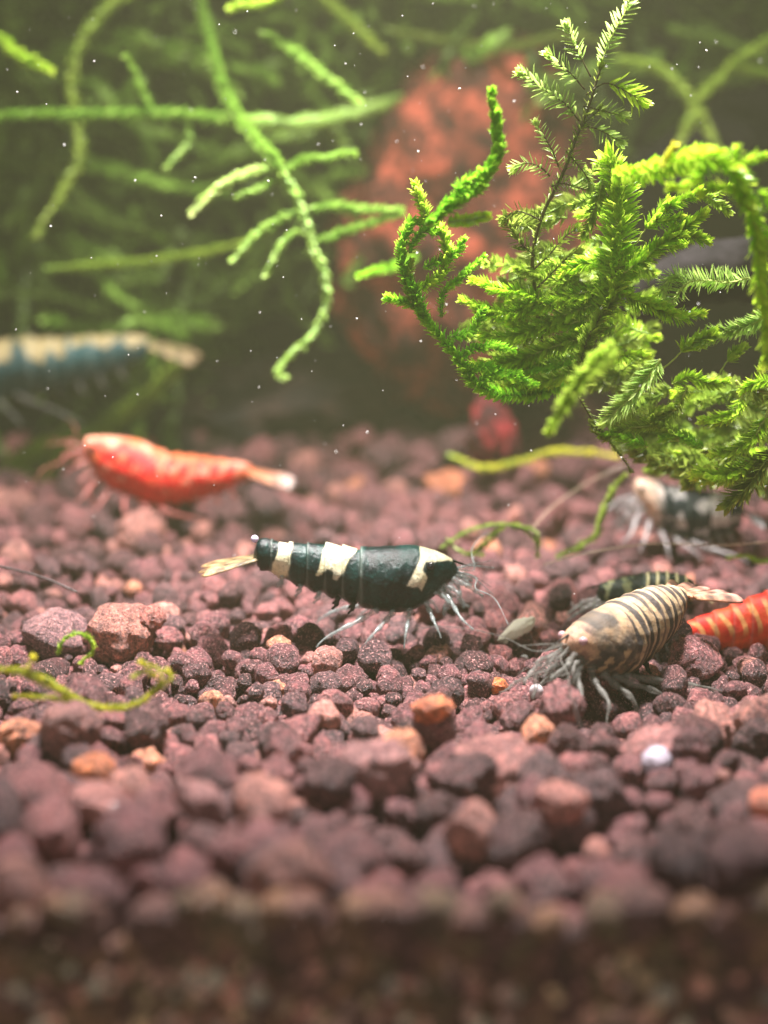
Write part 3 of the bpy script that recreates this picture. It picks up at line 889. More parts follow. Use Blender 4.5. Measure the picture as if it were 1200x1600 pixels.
# ------------------------------------------------------------------ rocks, shade masses and driftwood behind
def lava(name, px, py, w, h, Y, col, label, seed, lump=0.3, tilt=0.0):
    t = NT(name + '_surface')
    pos = t.coord('Object')
    a = t.noise(pos, 2.3, 5, 0.7); b = t.noise(pos, 9, 5, 0.7)
    c = t.ramp(a, [(0.40, tuple(v * 0.12 for v in col)), (0.5, tuple(v * 0.5 for v in col)), (0.60, tuple(min(v * 1.6, 1) for v in col))])
    c = t.mix(1.0, c, t.ramp(b, [(0.3, (0.5, 0.5, 0.5)), (0.65, (1.3, 1.25, 1.2))]), 'MULTIPLY')
    t.link(c, t.b.inputs['Base Color']); t.b.inputs['Roughness'].default_value = 0.8
    t.bump(b, 0.8, 0.1)
    c0 = at(px, py, Y); s = pxcm(c0)
    bm = bmesh.new(); bmesh.ops.create_icosphere(bm, subdivisions=5, radius=1.0)
    off = Vector((seed, seed * 2, -seed))
    for v in bm.verts:
        n = v.co.normalized()
        d = 1 + lump * mnoise.noise(n * 1.2 + off) + 0.16 * mnoise.noise(n * 3.2 + off) - 0.16 * abs(mnoise.noise(n * 6 + off)) + 0.05 * mnoise.noise(n * 14 + off)
        v.co = Vector((n.x * d * w / 2 / s, n.y * d * w / 2 / s * 0.8, n.z * d * h / 2 / s))
    me = bpy.data.meshes.new(name); bm.to_mesh(me); bm.free(); me.materials.append(t.m)
    me.polygons.foreach_set('use_smooth', np.ones(len(me.polygons), bool))
    o = bpy.data.objects.new(name, me); COL.objects.link(o)
    o.location = c0; o.rotation_euler = (0, tilt, 0.3)
    return tag(o, label, 'rock')
lava('lava_rock', 735, 350, 440, 580, 8.8, (0.32, 0.070, 0.040), 'tall rough red brown lava rock standing behind the big moss', 3.3, 0.35, 0.05)
lava('red_rock', 768, 680, 80, 120, 6.0, (0.15, 0.006, 0.010), 'small deep red rock at the foot of the tall lava rock', 9.1, 0.2, -0.2)

lava('shade_mass', 500, 640, 560, 190, 10.3, (0.035, 0.018, 0.013), 'low dark brown mass added as shade behind the far edge of the gravel', 5.5, 0.3, 0.0)  # added dark shape, its colour gives the shade where the gravel fades out
lava('shade_mass', 60, 680, 460, 120, 10.6, (0.03, 0.035, 0.015), 'low dark green mass added as shade behind the gravel at the left edge', 6.5, 0.3, 0.0)  # the same added shade in dark green
M_wood = mat_plain('wet_driftwood', (0.012, 0.010, 0.011), 0.85, None, 5, 0.6, 0.8, 0.15)
def driftwood(pts, radii, label):
    W = catmull(np.array([at(*p) for p in pts]), 90)
    s = pxcm(W.mean(0))
    R = np.interp(np.linspace(0, 1, 90), np.linspace(0, 1, len(radii)), radii) / s
    V, F = tube(W, R, 40)
    V2 = V.copy()
    for k in range(len(V)):
        v = Vector(V[k]); c = Vector(W[min(k // 40, 89)])
        d = (v - c)
        f = 1 + 0.35 * mnoise.noise(Vector((v.x * 0.9, v.y * 0.9, v.z * 1.8))) + 0.16 * mnoise.noise(v * 4.0) + 0.06 * mnoise.noise(v * 11.0)
        V2[k] = c + d * f
    o = mesh_np('driftwood', V2, faces_clean(F), M_wood, None, origin=W[45])
    return tag(o, label, 'driftwood')
driftwood([(1260, 440, 3.2), (1180, 425, 3.0), (1110, 430, 2.8), (1040, 452, 2.8), (985, 485, 3.2)], [70, 52, 44, 40, 22], 'dark driftwood branch showing behind the gap in the right moss')
driftwood([(1260, 90, 9.5), (1150, 220, 9.0), (1060, 280, 8.6), (960, 300, 8.8)], [60, 75, 75, 30], 'dark driftwood limb behind the feathery plume at the upper right')

# ------------------------------------------------------------------ shrimps
M_clear = mat_clear('leg_clear', (0.42, 0.42, 0.40), 0.50)
M_leg_grey = mat_clear('leg_grey', (0.17, 0.17, 0.15), 0.42, 0.55)
M_leg_teal = mat_clear('leg_teal', (0.30, 0.36, 0.35), 0.5)
M_eye = mat_plain('eye_black', (0.012, 0.012, 0.016), 0.15, None, 5, 0.1)
def shrimp(label, Y0, cols, paint, mat, head='right', feet_py=None, yaw=0.0, pivot=None, leg_mat=None,
           fan=None, fan_col=(0.8, 0.7, 0.4), seg=(0.03,), nu=220, nv=72, eye_mat=None, antenna=True,
           legs=True, wide=0.42, swim=True, ant_len=1.6, drop_z=None, seed=1, leg_px=1.0, eye_r=7.5, group='dwarf shrimps in the tank', eye_at=(0.93, 0.28), fan_pow=1.0, rim_amt=0.25, rim_col=(0.35, 0.42, 0.36)):
    """cols: (px, top, bottom) across the body, tail end first. The side view is rebuilt as a round body at depth Y0."""
    R = random.Random(seed)
    cols = np.array(cols, float)
    if pivot is None: pivot = (cols[:, 0].mean(), feet_py or cols[:, 2].max())
    P0 = at(pivot[0], pivot[1], Y0); s = pxcm(P0)
    root = empty('shrimp', P0, label, 'shrimp', group)
    root.rotation_euler = (0, 0, yaw)
    st = 1 / max(math.cos(yaw), 0.3)
    def loc(px, py, lat=0.0):
        return np.array([(px - pivot[0]) / s * st, lat, (pivot[1] - py) / s])
    hs = 1 if cols[-1, 0] > cols[0, 0] else -1          # head end direction
    u = np.linspace(0, 1, nu)
    ku = np.linspace(0, 1, len(cols))
    # smooth spline through the columns
    K = catmull(np.column_stack([cols[:, 0], cols[:, 1], cols[:, 2]]), nu)
    px, top, bot = K[:, 0], K[:, 1], K[:, 2]
    frac = (px - px[0]) / (px[-1] - px[0])
    # tergite steps on the abdomen
    ab = frac < 0.52
    per = 0.52 / 6
    saw = (frac / per) % 1.0
    bumpf = np.where(ab, 0.97 + 0.10 * ((1 - saw) ** 1.5 - 0.4), 1.0 + 0.05 * np.exp(-((frac - 0.53) / 0.03) ** 2))
    hgt = (bot - top) / 2 * bumpf; mid = (top + bot) / 2
    endt = np.sqrt(np.clip(np.minimum((u - 0) / 0.03, (1 - u) / 0.04), 0.02, 1))
    hgt = hgt * endt
    wid = hgt * (wide * 2) * np.where(frac > 0.52, 1.06, 0.95)
    th = np.linspace(0, 2 * math.pi, nv, endpoint=False)
    cy = np.cos(th); sz = np.sin(th)
    egg = 1 - 0.18 * np.clip(-sz, 0, 1)
    PXX = np.repeat(px[:, None], nv, 1)
    lobe = np.where(ab, 1 + 0.16 * np.sin(math.pi * saw) - 0.05, 1.0)[:, None]
    ppy = mid[:, None] - hgt[:, None] * np.where(sz[None, :] < 0, sz[None, :] * lobe, sz[None, :])
    hgt = hgt * (1 + 0.012 * snoise(px, px * 0, 0.3, seed))
    # pleura: lower edge of each abdomen plate hangs and leans back
    PXX = PXX - hs * 5.0 * np.clip(-sz, 0, 1)[None, :] * np.where(ab, 1, 0)[:, None] * (saw[:, None] > 0.5)
    lump = 1 + 0.035 * snoise(PXX, ppy, 0.10, seed + 3) + 0.015 * snoise(PXX, ppy, 0.35, seed + 4)
    lat = (wid[:, None] / s) * cy[None, :] * egg[None, :] * lump
    ppy = mid[:, None] + (ppy - mid[:, None]) * (1 + (lump - 1) * 0.5)
    V = np.stack([(PXX - pivot[0]) / s * st, lat, (pivot[1] - ppy) / s], -1)
    vn = (1 - sz[None, :].repeat(nu, 0)) / 2            # 0 back ... 1 belly
    C = paint(PXX, ppy, vn, frac[:, None].repeat(nv, 1))
    rim = (np.where(ab, np.exp(-(saw / 0.10) ** 2), 0) + np.exp(-((frac - 0.525) / 0.008) ** 2))[:, None, None] * rim_amt
    C = C * (1 - rim) + np.array(rim_col) * rim
    V = V.reshape(-1, 3); C = C.reshape(-1, 3)
    i = np.arange(nu - 1)[:, None] * nv; j = np.arange(nv)[None, :]; j2 = (j + 1) % nv
    F = np.stack([i + j, i + nv + j, i + nv + j2, i + j2], -1).reshape(-1, 4)
    if hs < 0: F = F[:, ::-1]
    ends = np.vstack([V[:nv].mean(0), V[-nv:].mean(0)])
    V = np.vstack([V, ends]); C = np.vstack([C, C[0], C[-2]])
    Fl = F.tolist()
    a, b = len(V) - 2, len(V) - 1
    for q in range(nv):
        Fl.append((q, (q + 1) % nv, a)); Fl.append(((nu - 1) * nv + (q + 1) % nv, (nu - 1) * nv + q, b))
    mesh_np('body', V, Fl, mat, root, C)
    def col_at(f):
        k = int(np.argmin(np.abs(frac - f))); return px[k], top[k], bot[k], wid[k] / s
    feet = feet_py if feet_py else cols[:, 2].max() + 40
    lm = leg_mat or M_clear
    def limb(name, pts, r0, r1, m, n=16, k=6):
        Cc = catmull(np.array(pts), n)
        t = np.linspace(0, 1, n)
        rr = r0 * (1 - t) + r1 * t
        rr = rr * (1 + 0.25 * np.cos(t * (len(pts) - 1) * 2 * math.pi))
        Vv, Ff = tube(Cc, rr, k)
        return mesh_np(name, Vv, faces_clean(Ff), m, root)
    # rostrum
    xh, th_, bh, wh = col_at(0.985)
    hx = px[-1]
    limb('rostrum', [loc(px[-12], top[-12] + 2), loc(hx + hs * 6, top[-1] + 1), loc(hx + hs * 16, top[-1] + 4)], 2.4 / s, 0.5 / s, mat)
    # eyes on short stalks
    ex, et, eb, ew = col_at(eye_at[0])
    for sd in (-1, 1):
        c = loc(ex + hs * 1, et + (eb - et) * eye_at[1], sd * (ew * (2 * math.sqrt(max(eye_at[1] * (1 - eye_at[1]), 0))) + 0.15 * eye_r / s))
        bm = bmesh.new(); bmesh.ops.create_uvsphere(bm, u_segments=16, v_segments=10, radius=eye_r / s * 0.8)
        me = bpy.data.meshes.new('eye'); bm.to_mesh(me); bm.free(); me.materials.append(eye_mat or M_eye)
        me.polygons.foreach_set('use_smooth', np.ones(len(me.polygons), bool))
        o = bpy.data.objects.new('eye', me); COL.objects.link(o); o.parent = root; o.location = c
    if legs:
        for q, f in enumerate((0.60, 0.68, 0.76, 0.84, 0.91)):
            x, t_, b_, w_ = col_at(f)
            for sd in (-1, 1):
                dx = hs * (-100, -52, -8, 24, 44)[q] * leg_px * R.uniform(.85, 1.15)
                lift = (0, 0, 0, 14, 30)[q] * leg_px
                spread = sd * (w_ * 0.6 + 0.22 * R.uniform(.7, 1.2))
                pts = [loc(x, b_ - 6, sd * w_ * 0.45), loc(x + dx * 0.28, b_ + (feet - b_) * 0.12, sd * w_ * 0.9),
                       loc(x + dx * 0.62, b_ + (feet - b_) * 0.38, spread), loc(x + dx * 0.9, b_ + (feet - b_) * 0.75 - lift * .5, spread * 1.1),
                       loc(x + dx, feet - lift, spread * 1.15)]
                limb('walking_leg' if q < 3 else 'claw_leg', pts, 5.4 * leg_px / s, 1.1 * leg_px / s, lm)
    if swim:
        for q, f in enumerate((0.14, 0.23, 0.32, 0.41, 0.49)):
            x, t_, b_, w_ = col_at(f)
            for sd in (-1, 1):
                pts = [loc(x, b_ - 5, sd * w_ * 0.5), loc(x - hs * 2, b_ + 5, sd * w_ * 0.55), loc(x - hs * 9, b_ + 13, sd * w_ * 0.5)]
                limb('swimmeret', pts, 4.5 / s, 1.8 / s, mat if q > 2 else lm, 8)
    if antenna:
        for sd in (-1, 1):
            x, t_, b_, w_ = col_at(0.985)
            y_ = t_ + (b_ - t_) * 0.5
            L = 200 * ant_len
            pts = [loc(x, y_, sd * w_ * .6), loc(x + hs * 30, y_ + 6, sd * (w_ + .08)), loc(x + hs * 0.4 * L, y_ - 2 - sd * 14, sd * (w_ + .3)),
                   loc(x + hs * L * 0.75, y_ - 8 - sd * 20, sd * (w_ + .6)), loc(x + hs * L, y_ + 16 - sd * 20, sd * (w_ + .9))]
            limb('antenna', pts, 1.2 / s, 0.4 / s, lm, 30, 5)
            for dz in (-8, 10):
                pts = [loc(x, y_ + dz * .3, sd * w_ * .4), loc(x + hs * 26, y_ + dz, sd * w_ * .7), loc(x + hs * 58, y_ + dz * 2.4 + 10, sd * (w_ + .08))]
                limb('antennule', pts, 1.7 / s, 0.5 / s, lm, 12, 5)
            pts = [loc(x - hs * 4, y_ + 6, sd * w_ * .5), loc(x + hs * 12, y_ + 10, sd * w_ * .8), loc(x + hs * 26, y_ + 16, sd * w_ * .7)]
            limb('antenna_scale', pts, 4.5 / s, 1.5 / s, lm, 10, 6)
    if legs:
        for q in range(3):                           # folded feeding limbs and small claws under the head
            x, t_, b_, w_ = col_at(0.88 + 0.045 * q)
            for sd in (-1, 1):
                k_ = leg_px * R.uniform(.55, .95); y_ = t_ + (b_ - t_) * 0.85; la = sd * w_ * (0.5 + .15 * q)
                pts = [loc(x, y_, la), loc(x + hs * 20 * k_, y_ + 8 * k_, la * 1.5), loc(x + hs * (34 - 6 * q) * k_, y_ + (26 - 9 * q) * k_, la * 1.9),
                       loc(x + hs * (20 + 12 * q) * k_, y_ + (44 - 10 * q) * k_, la * 1.5), loc(x + hs * (24 + 14 * q) * k_, y_ + (54 - 12 * q) * k_, la * 1.3)]
                c_ = limb('feeding_limb', pts, 4.4 * leg_px / s, 2.0 * leg_px / s, lm, 18)
    # tail fan: a middle plate and two blades a side
    if fan:
        (x0, y0), (x1, y1), fw = fan
        for q, (sp, ln, hh) in enumerate(((0, 0.90, -2), (-1, 1.0, 0), (1, 1.0, 0), (-1.8, 0.95, 3), (1.8, 0.95, 3))):
            n = 14; t = np.linspace(0, 1, n)[:, None]
            a0 = loc(x0, y0); b0 = loc(x0 + (x1 - x0) * ln, y0 + (y1 - y0) * ln + hh)
            Cc = a0 * (1 - t) + b0 * t
            Cc[:, 1] += sp * (0.035 + 0.045 * t[:, 0]) * fw / 12
            tt = t[:, 0]; prof = (0.45 + 0.6 * tt) * np.sqrt(np.clip(1 - np.clip((tt - 0.72) / 0.28, 0, 1) ** 2.2, 0, 1))
            wv = np.maximum(prof, 0.06) * fw / s * 0.55
            Tt = (b0 - a0) / np.linalg.norm(b0 - a0)
            ang = sp * 0.35
            Wd = np.array([0, math.cos(ang), math.sin(abs(ang)) * 0.9]); Nn = np.cross(Tt, Wd)
            ring = []
            for c_, s_ in ((1, 0), (.7, .7), (0, 1), (-.7, .7), (-1, 0), (-.7, -.7), (0, -1), (.7, -.7)):
                ring.append(Cc + Wd * (wv * c_)[:, None] + Nn * (wv * s_ * 0.34)[:, None])
            Vv = np.stack(ring, 1).reshape(-1, 3)
            ii = np.arange(n - 1)[:, None] * 8; jj = np.arange(8)[None, :]; j2 = (jj + 1) % 8
            Ff = np.stack([ii + jj, ii + j2, ii + 8 + j2, ii + 8 + jj], -1).reshape(-1, 4).tolist()
            Ff.append(list(range(8))[::-1]); Ff.append([(n - 1) * 8 + z for z in range(8)])
            g = np.repeat(tt ** fan_pow, 8)[:, None]
            cc = np.array(fan_col[0]) * (1 - g) + np.array(fan_col[1]) * g
            ribs = 0.75 + 0.3 * np.cos(np.tile(np.arange(8), n) * math.pi / 2)[:, None] + 0.35 * np.sin(g * 17 + q * 2)
            mesh_np('tail_blade', Vv, Ff, mat, root, np.clip(cc * ribs, 0, 1))
    return root
def lerp(a, b, t): return np.array(a)[None, None, :] * (1 - t[..., None]) + np.array(b)[None, None, :] * t[..., None]
def soft(v, a, b): return np.clip((v - a) / (b - a), 0, 1)

# main black and white shrimp
def paint_main(x, y, v, f):
    wx = x + 2.2 * snoise(x, y, 0.16, 1); wy = y + 2.2 * snoise(x, y, 0.16, 2)
    c = lerp((0.003, 0.008, 0.010), (0.006, 0.040, 0.036), soft(snoise(x, y, 0.09, 3), -0.1, 0.9))
    c = c * (1 - 0.6 * soft(v, .6, .9))[..., None] + np.array((0.012, 0.008, 0.006)) * 0.6 * soft(v, .6, .9)[..., None]
    m = np.zeros(x.shape)
    for poly in ([(438, 838), (462, 838), (456, 862), (452, 885), (444, 904), (420, 904), (428, 878), (436, 858)],
                 [(512, 840), (536, 838), (562, 852), (548, 866), (538, 884), (528, 898), (522, 893), (524, 882), (514, 877), (504, 888), (494, 889), (503, 868)],
                 [(655, 842), (672, 846), (706, 858), (706, 872), (690, 870), (664, 866), (660, 880), (667, 888), (660, 906), (656, 912), (652, 906), (636, 902), (645, 885), (654, 866)]):
        a = 0
        for k in range(7):
            a = a + in_poly(wx + 1.6 * math.cos(k * 2.4) * (k / 6), wy + 1.6 * math.sin(k * 2.4) * (k / 6), poly).astype(float)
        m = np.maximum(m, a / 7)
    w = lerp((0.66, 0.62, 0.38), (0.74, 0.70, 0.50), soft(snoise(x, y, 0.1, 5), -0.5, 0.5))
    return c * (1 - m[..., None]) + w * m[..., None]
shrimp('black shrimp with three white bands standing side-on in sharp focus at the centre', 0.0,
 [(398, 850, 876), (408, 838, 884), (420, 836, 890), (436, 842, 896), (460, 844, 908), (490, 845, 920), (520, 846, 930), (548, 850, 938), (566, 853, 944),
  (590, 851, 952), (620, 849, 955), (645, 849, 950), (664, 852, 941), (679, 857, 928), (692, 863, 915), (704, 869, 905), (716, 877, 899)],
 paint_main, M_shell_black, feet_py=992, leg_mat=M_leg_teal, ant_len=0.35, eye_at=(0.855, 0.24), eye_r=8.5, fan=((406, 867), (314, 887), 14), fan_col=((0.22, 0.17, 0.08), (0.58, 0.36, 0.17)),
 nu=340, nv=110, seed=4)

# red shrimp at the left
def paint_red(x, y, v, f):
    n = snoise(x, y, 0.26, 11); n2 = snoise(x, y, 0.09, 12)
    c = lerp((0.55, 0.003, 0.006), (0.70, 0.010, 0.008), soft(n2, -0.6, 0.8))
    pale = soft(n, 0.30, 0.44) * (v < 0.70) * 0.9
    bars = (np.sin((x + y * 0.35) * 2 * math.pi / 24) > 0.25) * (f < 0.55) * (v < 0.45) * soft(0.45 - v, 0, .1)
    topp = soft(0.11 - v + 0.05 * n, 0, 0.06)
    headp = soft(f, 0.86, 0.98) * 0.8
    m = np.clip(np.maximum(np.maximum(pale, bars * 0.8), np.maximum(topp, headp)), 0, 1)
    tail = soft(0.10 - f, 0, 0.06)
    m = np.maximum(m, tail * 0.7)
    pc = lerp((0.62, 0.16, 0.06), (0.78, 0.36, 0.24), soft(snoise(x, y, 0.12, 14), -.3, .5))
    return c * (1 - m[..., None]) + pc * m[..., None]
M_leg_pink = mat_clear('leg_pink', (0.60, 0.20, 0.18), 0.42)
shrimp('red shrimp with peach mottling and a white tail tip facing left on the far gravel', 4.5,
 [(398, 727, 750), (385, 722, 750), (372, 719, 756), (355, 717, 766), (335, 714, 773), (310, 710, 780), (288, 708, 786), (264, 706, 790),
  (245, 699, 790), (225, 689, 785), (205, 684, 775), (185, 681, 768), (168, 680, 757), (154, 680, 742), (142, 681, 722), (134, 682, 706)],
 paint_red, M_shell_red, feet_py=800, fan=((388, 736), (462, 753), 17), fan_col=((0.72, 0.28, 0.13), (0.85, 0.80, 0.78)), fan_pow=3.0,
 leg_mat=M_leg_pink, nu=200, seed=5, ant_len=0.3, leg_px=0.85, rim_amt=0.15, rim_col=(0.6, 0.25, 0.15))

# blue and cream shrimp far left
def paint_blue(x, y, v, f):
    n = snoise(x, y, 0.07, 21)
    c = lerp((0.010, 0.050, 0.055), (0.02, 0.085, 0.09), soft(n, -0.5, 0.6))
    edge = 0.24 + 0.10 * np.sin(x * 2 * math.pi / 52 + 2 * n) + 0.28 * snoise(x, y * 0.3, 0.055, 22)
    m = soft(edge - v, 0, 0.06)
    gap = (np.abs(((x + 10) % 82) - 41) < 5)
    m = m * np.where(gap, 0.25, 1)
    return c * (1 - m[..., None]) + np.array((0.42, 0.34, 0.16))[None, None] * m[..., None]
shrimp('teal shrimp with a cream saddle along its back at the left edge', 7.0,
 [(240, 527, 553), (228, 524, 560), (210, 522, 568), (185, 522, 580), (155, 523, 592), (125, 525, 600), (95, 526, 606), (65, 526, 610), (30, 528, 618),
  (0, 532, 626), (-35, 538, 634), (-70, 548, 630), (-95, 560, 615), (-110, 568, 600)],
 paint_blue, M_shell_blue, feet_py=655, fan=((236, 538), (314, 560), 26), fan_col=((0.45, 0.36, 0.17), (0.42, 0.30, 0.16)), nu=160, seed=6, ant_len=0.5, leg_mat=M_leg_grey)

# tan striped shrimp, three-quarter view
def paint_tiger(x, y, v, f):
    n = snoise(x, y, 0.10, 31); n2 = snoise(x, y, 0.22, 32)
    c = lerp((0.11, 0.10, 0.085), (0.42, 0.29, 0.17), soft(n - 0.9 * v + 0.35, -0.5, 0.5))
    ph = (f + 0.03 * np.sin(v * 3) + 0.004 * n2) * 2 * math.pi / 0.062
    stripe = soft(np.sin(ph + 2.4 * v), -0.25, 0.1) * (f < 0.62) 
    stripe2 = soft(n2, -0.1, 0.25) * (f >= 0.56) * (f < 0.86) * soft(v, 0.2, 0.32)
    abd = (1 - soft(f, .56, .64))[..., None]
    c = c * (1 - abd) + np.array((0.42, 0.31, 0.18)) * abd
    m = np.clip(stripe * 0.95 + stripe2 * 0.8, 0, 1)
    c = c * (1 - m[..., None]) + np.array((0.035, 0.03, 0.032))[None, None] * m[..., None]
    spots = soft(snoise(x, y, 0.30, 35), 0.15, 0.35) * soft(v, 0.12, 0.3)
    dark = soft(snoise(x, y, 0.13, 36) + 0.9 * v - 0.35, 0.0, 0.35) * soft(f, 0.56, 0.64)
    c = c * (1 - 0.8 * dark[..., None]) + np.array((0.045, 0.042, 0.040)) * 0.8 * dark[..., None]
    m2 = spots * dark * 0.8
    c = c * (1 - m2[..., None]) + np.array((0.50, 0.38, 0.20)) * m2[..., None]
    hd = soft(f, 0.84, 0.95) * 0.8
    return c * (1 - 0.6 * hd[..., None]) + np.array((0.45, 0.22, 0.17))[None, None] * 0.6 * hd[..., None]
M_eye_pale = mat_plain('eye_pale', (0.42, 0.26, 0.28), 0.3, None, 5, 0.1)
shrimp('tan shrimp with dark zebra stripes turned towards the viewer at the right', -0.9,
 [(1078, 936, 964), (1064, 930, 985), (1048, 926, 1005), (1030, 922, 1018), (1010, 922, 1030), (990, 925, 1040), (970, 930, 1046), (950, 934, 1048),
  (930, 937, 1042), (912, 943, 1030), (896, 949, 1016), (882, 957, 1002), (870, 966, 990)],
 paint_tiger, M_shell_tiger, feet_py=1100, rim_amt=0.45, rim_col=(0.6, 0.45, 0.28), yaw=math.radians(42), pivot=(980, 1075), wide=0.43,
 fan=((1072, 945), (1130, 950), 26), fan_col=((0.55, 0.32, 0.18), (0.62, 0.30, 0.24)), eye_mat=M_eye_pale, leg_mat=M_leg_grey, nu=280, nv=90, seed=8, ant_len=0.7, eye_r=8.5, leg_px=1.4)

# red shrimp cut by the right edge
def paint_red2(x, y, v, f):
    n = snoise(x, y, 0.12, 41)
    c = lerp((0.80, 0.02, 0.015), (0.85, 0.10, 0.03), soft(n, -0.6, 0.6))
    b = soft(np.sin((x - 8 * np.sin(v * 2.6) * 2.2) * 2 * math.pi / 21 + 0.5 * n), 0.25, 0.6) * soft(0.62 - v, 0, 0.15) * soft(v, 0.02, .1)
    return c * (1 - 0.85 * b[..., None]) + np.array((0.92, 0.48, 0.16))[None, None] * 0.85 * b[..., None]
shrimp('orange red shrimp with yellow stripes cut by the right edge', 0.25,
 [(1056, 980, 1000), (1068, 970, 1006), (1085, 962, 1011), (1105, 954, 1014), (1130, 945, 1016), (1160, 932, 1016), (1190, 920, 1016), (1225, 912, 1018),
  (1260, 906, 1022), (1300, 905, 1022), (1340, 912, 1010), (1370, 922, 990)],
 paint_red2, M_shell_red, feet_py=1050, fan=((1064, 990), (1010, 1002), 18), fan_col=((0.85, 0.10, 0.05), (0.85, 0.35, 0.2)), leg_mat=M_leg_pink, nu=200, seed=9)

# black shrimp with thin cream rings behind the tan one
def paint_ring(x, y, v, f):
    n = snoise(x, y, 0.2, 51)
    c = lerp((0.01, 0.015, 0.012), (0.03, 0.05, 0.035), soft(n, -0.6, 0.6))
    b = soft(np.sin((x + 10 * v) * 2 * math.pi / 15), 0.55, 0.75) * (f < 0.55) * (v < 0.75)
    b2 = soft(n, 0.2, 0.4) * (f >= 0.55) * 0.7
    m = np.maximum(b, b2)
    col = np.where(f[..., None] < 0.55, np.array((0.85, 0.78, 0.42))[None, None], np.array((0.40, 0.42, 0.20))[None, None])
    return c * (1 - m[..., None]) + col * m[..., None]
shrimp('small black shrimp with thin cream rings half hidden behind the tan striped shrimp', 0.75,
 [(1082, 905, 935), (1070, 898, 945), (1055, 893, 952), (1038, 890, 957), (1018, 890, 958), (998, 894, 956), (978, 899, 954), (958, 903, 950), (942, 908, 944), (930, 914, 936)],
 paint_ring, M_shell_black, feet_py=985, fan=((1078, 915), (1110, 930), 14), fan_col=((0.05, 0.05, 0.04), (0.6, 0.5, 0.3)), nu=180, seed=10, antenna=False, eye_r=5)

# black and white shrimp under the moss
def paint_panda(x, y, v, f):
    n = snoise(x, y, 0.16, 61)
    c = lerp((0.012, 0.018, 0.022), (0.02, 0.035, 0.04), soft(n, -0.6, 0.6))
    m = np.maximum(soft(n, 0.22, 0.4), (np.abs(x - 1118) < 13) * (v < 0.7))
    hd = soft(f, 0.72, 0.84)
    m = np.maximum(m, hd * 0.9)
    w = lerp((0.72, 0.70, 0.66), (0.80, 0.55, 0.40), hd)
    return c * (1 - m[..., None]) + w * m[..., None]
shrimp('black and white mottled shrimp with a tan head sheltering under the right moss', 3.2,
 [(1160, 782, 812), (1148, 774, 824), (1132, 768, 834), (1112, 764, 840), (1090, 762, 843), (1066, 760, 842), (1044, 756, 836), (1024, 750, 822), (1008, 746, 804), (994, 745, 785), (986, 747, 774)],
 paint_panda, M_shell_black, feet_py=862, fan=((1154, 795), (1190, 815), 15), fan_col=((0.05, 0.05, 0.05), (0.6, 0.6, 0.6)), nu=160, seed=12, antenna=False, eye_r=5,
 leg_mat=mat_clear('leg_white', (0.42, 0.40, 0.40), 0.5))

# ------------------------------------------------------------------ small things
def nugget(name, px, py, w, h, Y, col, label, cat, seed, rough=0.5, tilt=0.0, lump=0.2, alpha=None, z=None):
    p = on_ground(px, py, -0.05) if Y is None else at(px, py, Y)
    s = pxcm(p)
    me = rock_mesh(name, 4, seed, lump, 0.09 if lump > 0.05 else 0.0)
    me.materials.append(mat_plain(name + '_surface', col, rough, alpha, 8, 0.12, 0.2 if lump > .05 else 0))
    o = bpy.data.objects.new(name, me); COL.objects.link(o)
    r = min(w, h) / 2 / s
    o.scale = (w / 2 / s, r, h / 2 / s)
    if Y is None: p = surface_under(px, py, r * 0.6)
    o.location = p; o.rotation_euler = (0, tilt, 0.2)
    return tag(o, label, cat)
nugget('white_stone', 808, 984, 62, 26, None, (0.72, 0.70, 0.56), 'elongated white stone chip on the gravel between the black and tan shrimps', 'stone chip', 71, 0.6, -0.45)
nugget('white_crumb', 820, 1027, 13, 8, None, (0.8, 0.8, 0.8), 'tiny white crumb below the white stone chip', 'crumb', 72, 0.5, 0.5)
nugget('pale_ball', 1026, 1190, 46, 44, None, (0.45, 0.40, 0.48), 'pale lilac ball resting on the pinkish stone at the front right', 'ball', 73, 0.6, 0, 0.06)
nugget('pale_ball', 838, 1080, 22, 24, None, (0.55, 0.50, 0.52), 'small grey pearl to the right of the round orange pebble', 'ball', 74, 0.3, 0, 0.03)
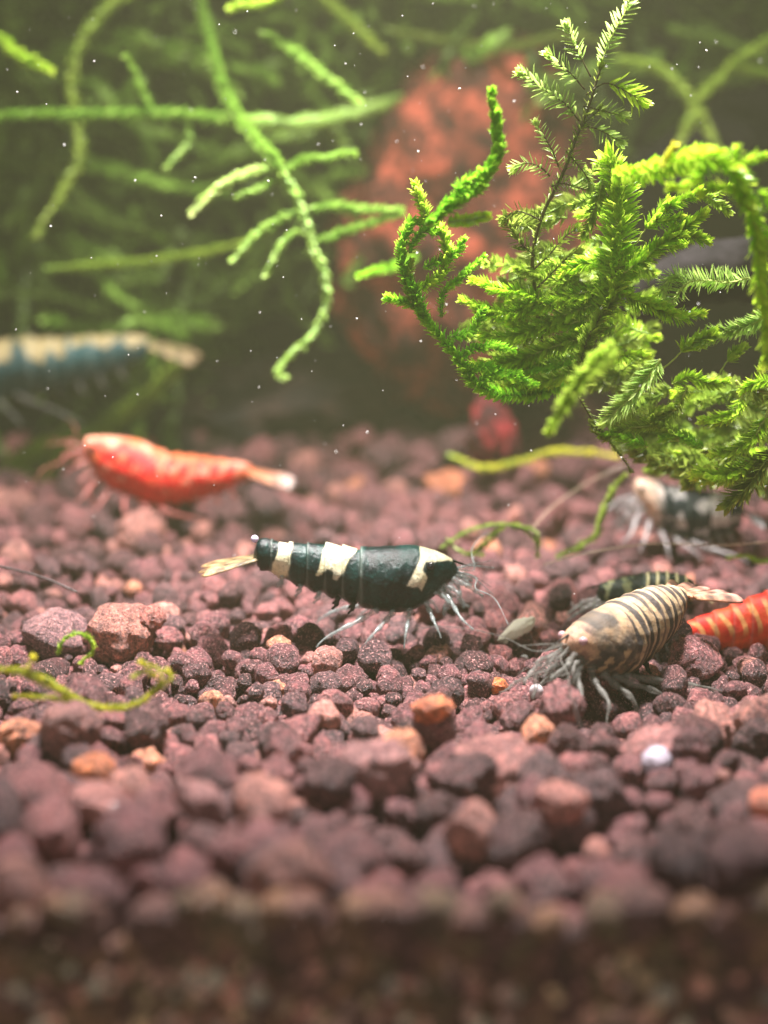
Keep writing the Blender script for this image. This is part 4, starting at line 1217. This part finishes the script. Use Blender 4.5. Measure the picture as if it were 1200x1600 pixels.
nugget('air_bubble', 398, 842, 12, 12, -0.35, (0.70, 0.62, 0.88), 'tiny lilac bubble above the tail of the black shrimp', 'bubble', 75, 0.15, 0, 0.0)
nugget('pale_ball', 176, 1264, 20, 22, None, (0.55, 0.42, 0.42), 'small dull pink bead on the front left gravel', 'ball', 76, 0.3, 0, 0.03)

# stray hair-thin threads over the gravel
def thread(pts, label, r=0.005, col=(0.45, 0.35, 0.25)):
    W = catmull(np.array([at(*p) for p in pts]), 50)
    V, F = tube(W, r, 5)
    o = mesh_np('thread', V, faces_clean(F), mat_clear('thread_fibre', col, 0.7), None, origin=W[0])
    return tag(o, label, 'thread')
thread([(825, 835, 1.6), (860, 795, 2.2), (915, 756, 2.8), (985, 722, 3.0)], 'pale hair-thin thread slanting up to the pale head under the moss')
thread([(850, 882, .8), (930, 862, .9), (1020, 850, 1.0), (1130, 852, 1.0), (1220, 845, 1.0)], 'thin curved thread over the gravel above the tan shrimp', 0.006)
thread([(-20, 880, 0.4), (60, 900, 0.3), (120, 925, 0.2)], 'thin dark thread on the gravel at the left edge', 0.012, (0.10, 0.08, 0.08))

# white specks drifting in the water
M_speck = mat_plain('speck_white', (0.85, 0.87, 0.85), 0.4)
parts = []
Vt, Ft = mesh_arrays(rock_mesh('tmp', 1, 99, 0.4, 0.1))
for k in range(300):
    px, py = random.uniform(-20, 1220), random.uniform(-20, 780) if random.random() < .85 else random.uniform(780, 1100)
    p = at(px, py, random.uniform(-1.3, 1.3) if random.random() < .8 else random.uniform(-4, 5))
    if p[2] < 0.4: continue
    r = random.choice([0.0025, 0.003, 0.004, 0.006, 0.008]) * random.uniform(.6, 1.0)
    st_ = np.array([random.uniform(.5, 1.8), 1, random.uniform(.5, 1.3)])
    parts.append(((Vt * st_ * r) @ rand_rot().T + p, Ft))
Vg, Fg, _ = merge(parts)
tag(mesh_np('floating_specks', Vg, Fg, M_speck), 'tiny white specks of debris drifting in the water', 'debris', kind='stuff')
for me in list(bpy.data.meshes):
    if me.users == 0: bpy.data.meshes.remove(me)
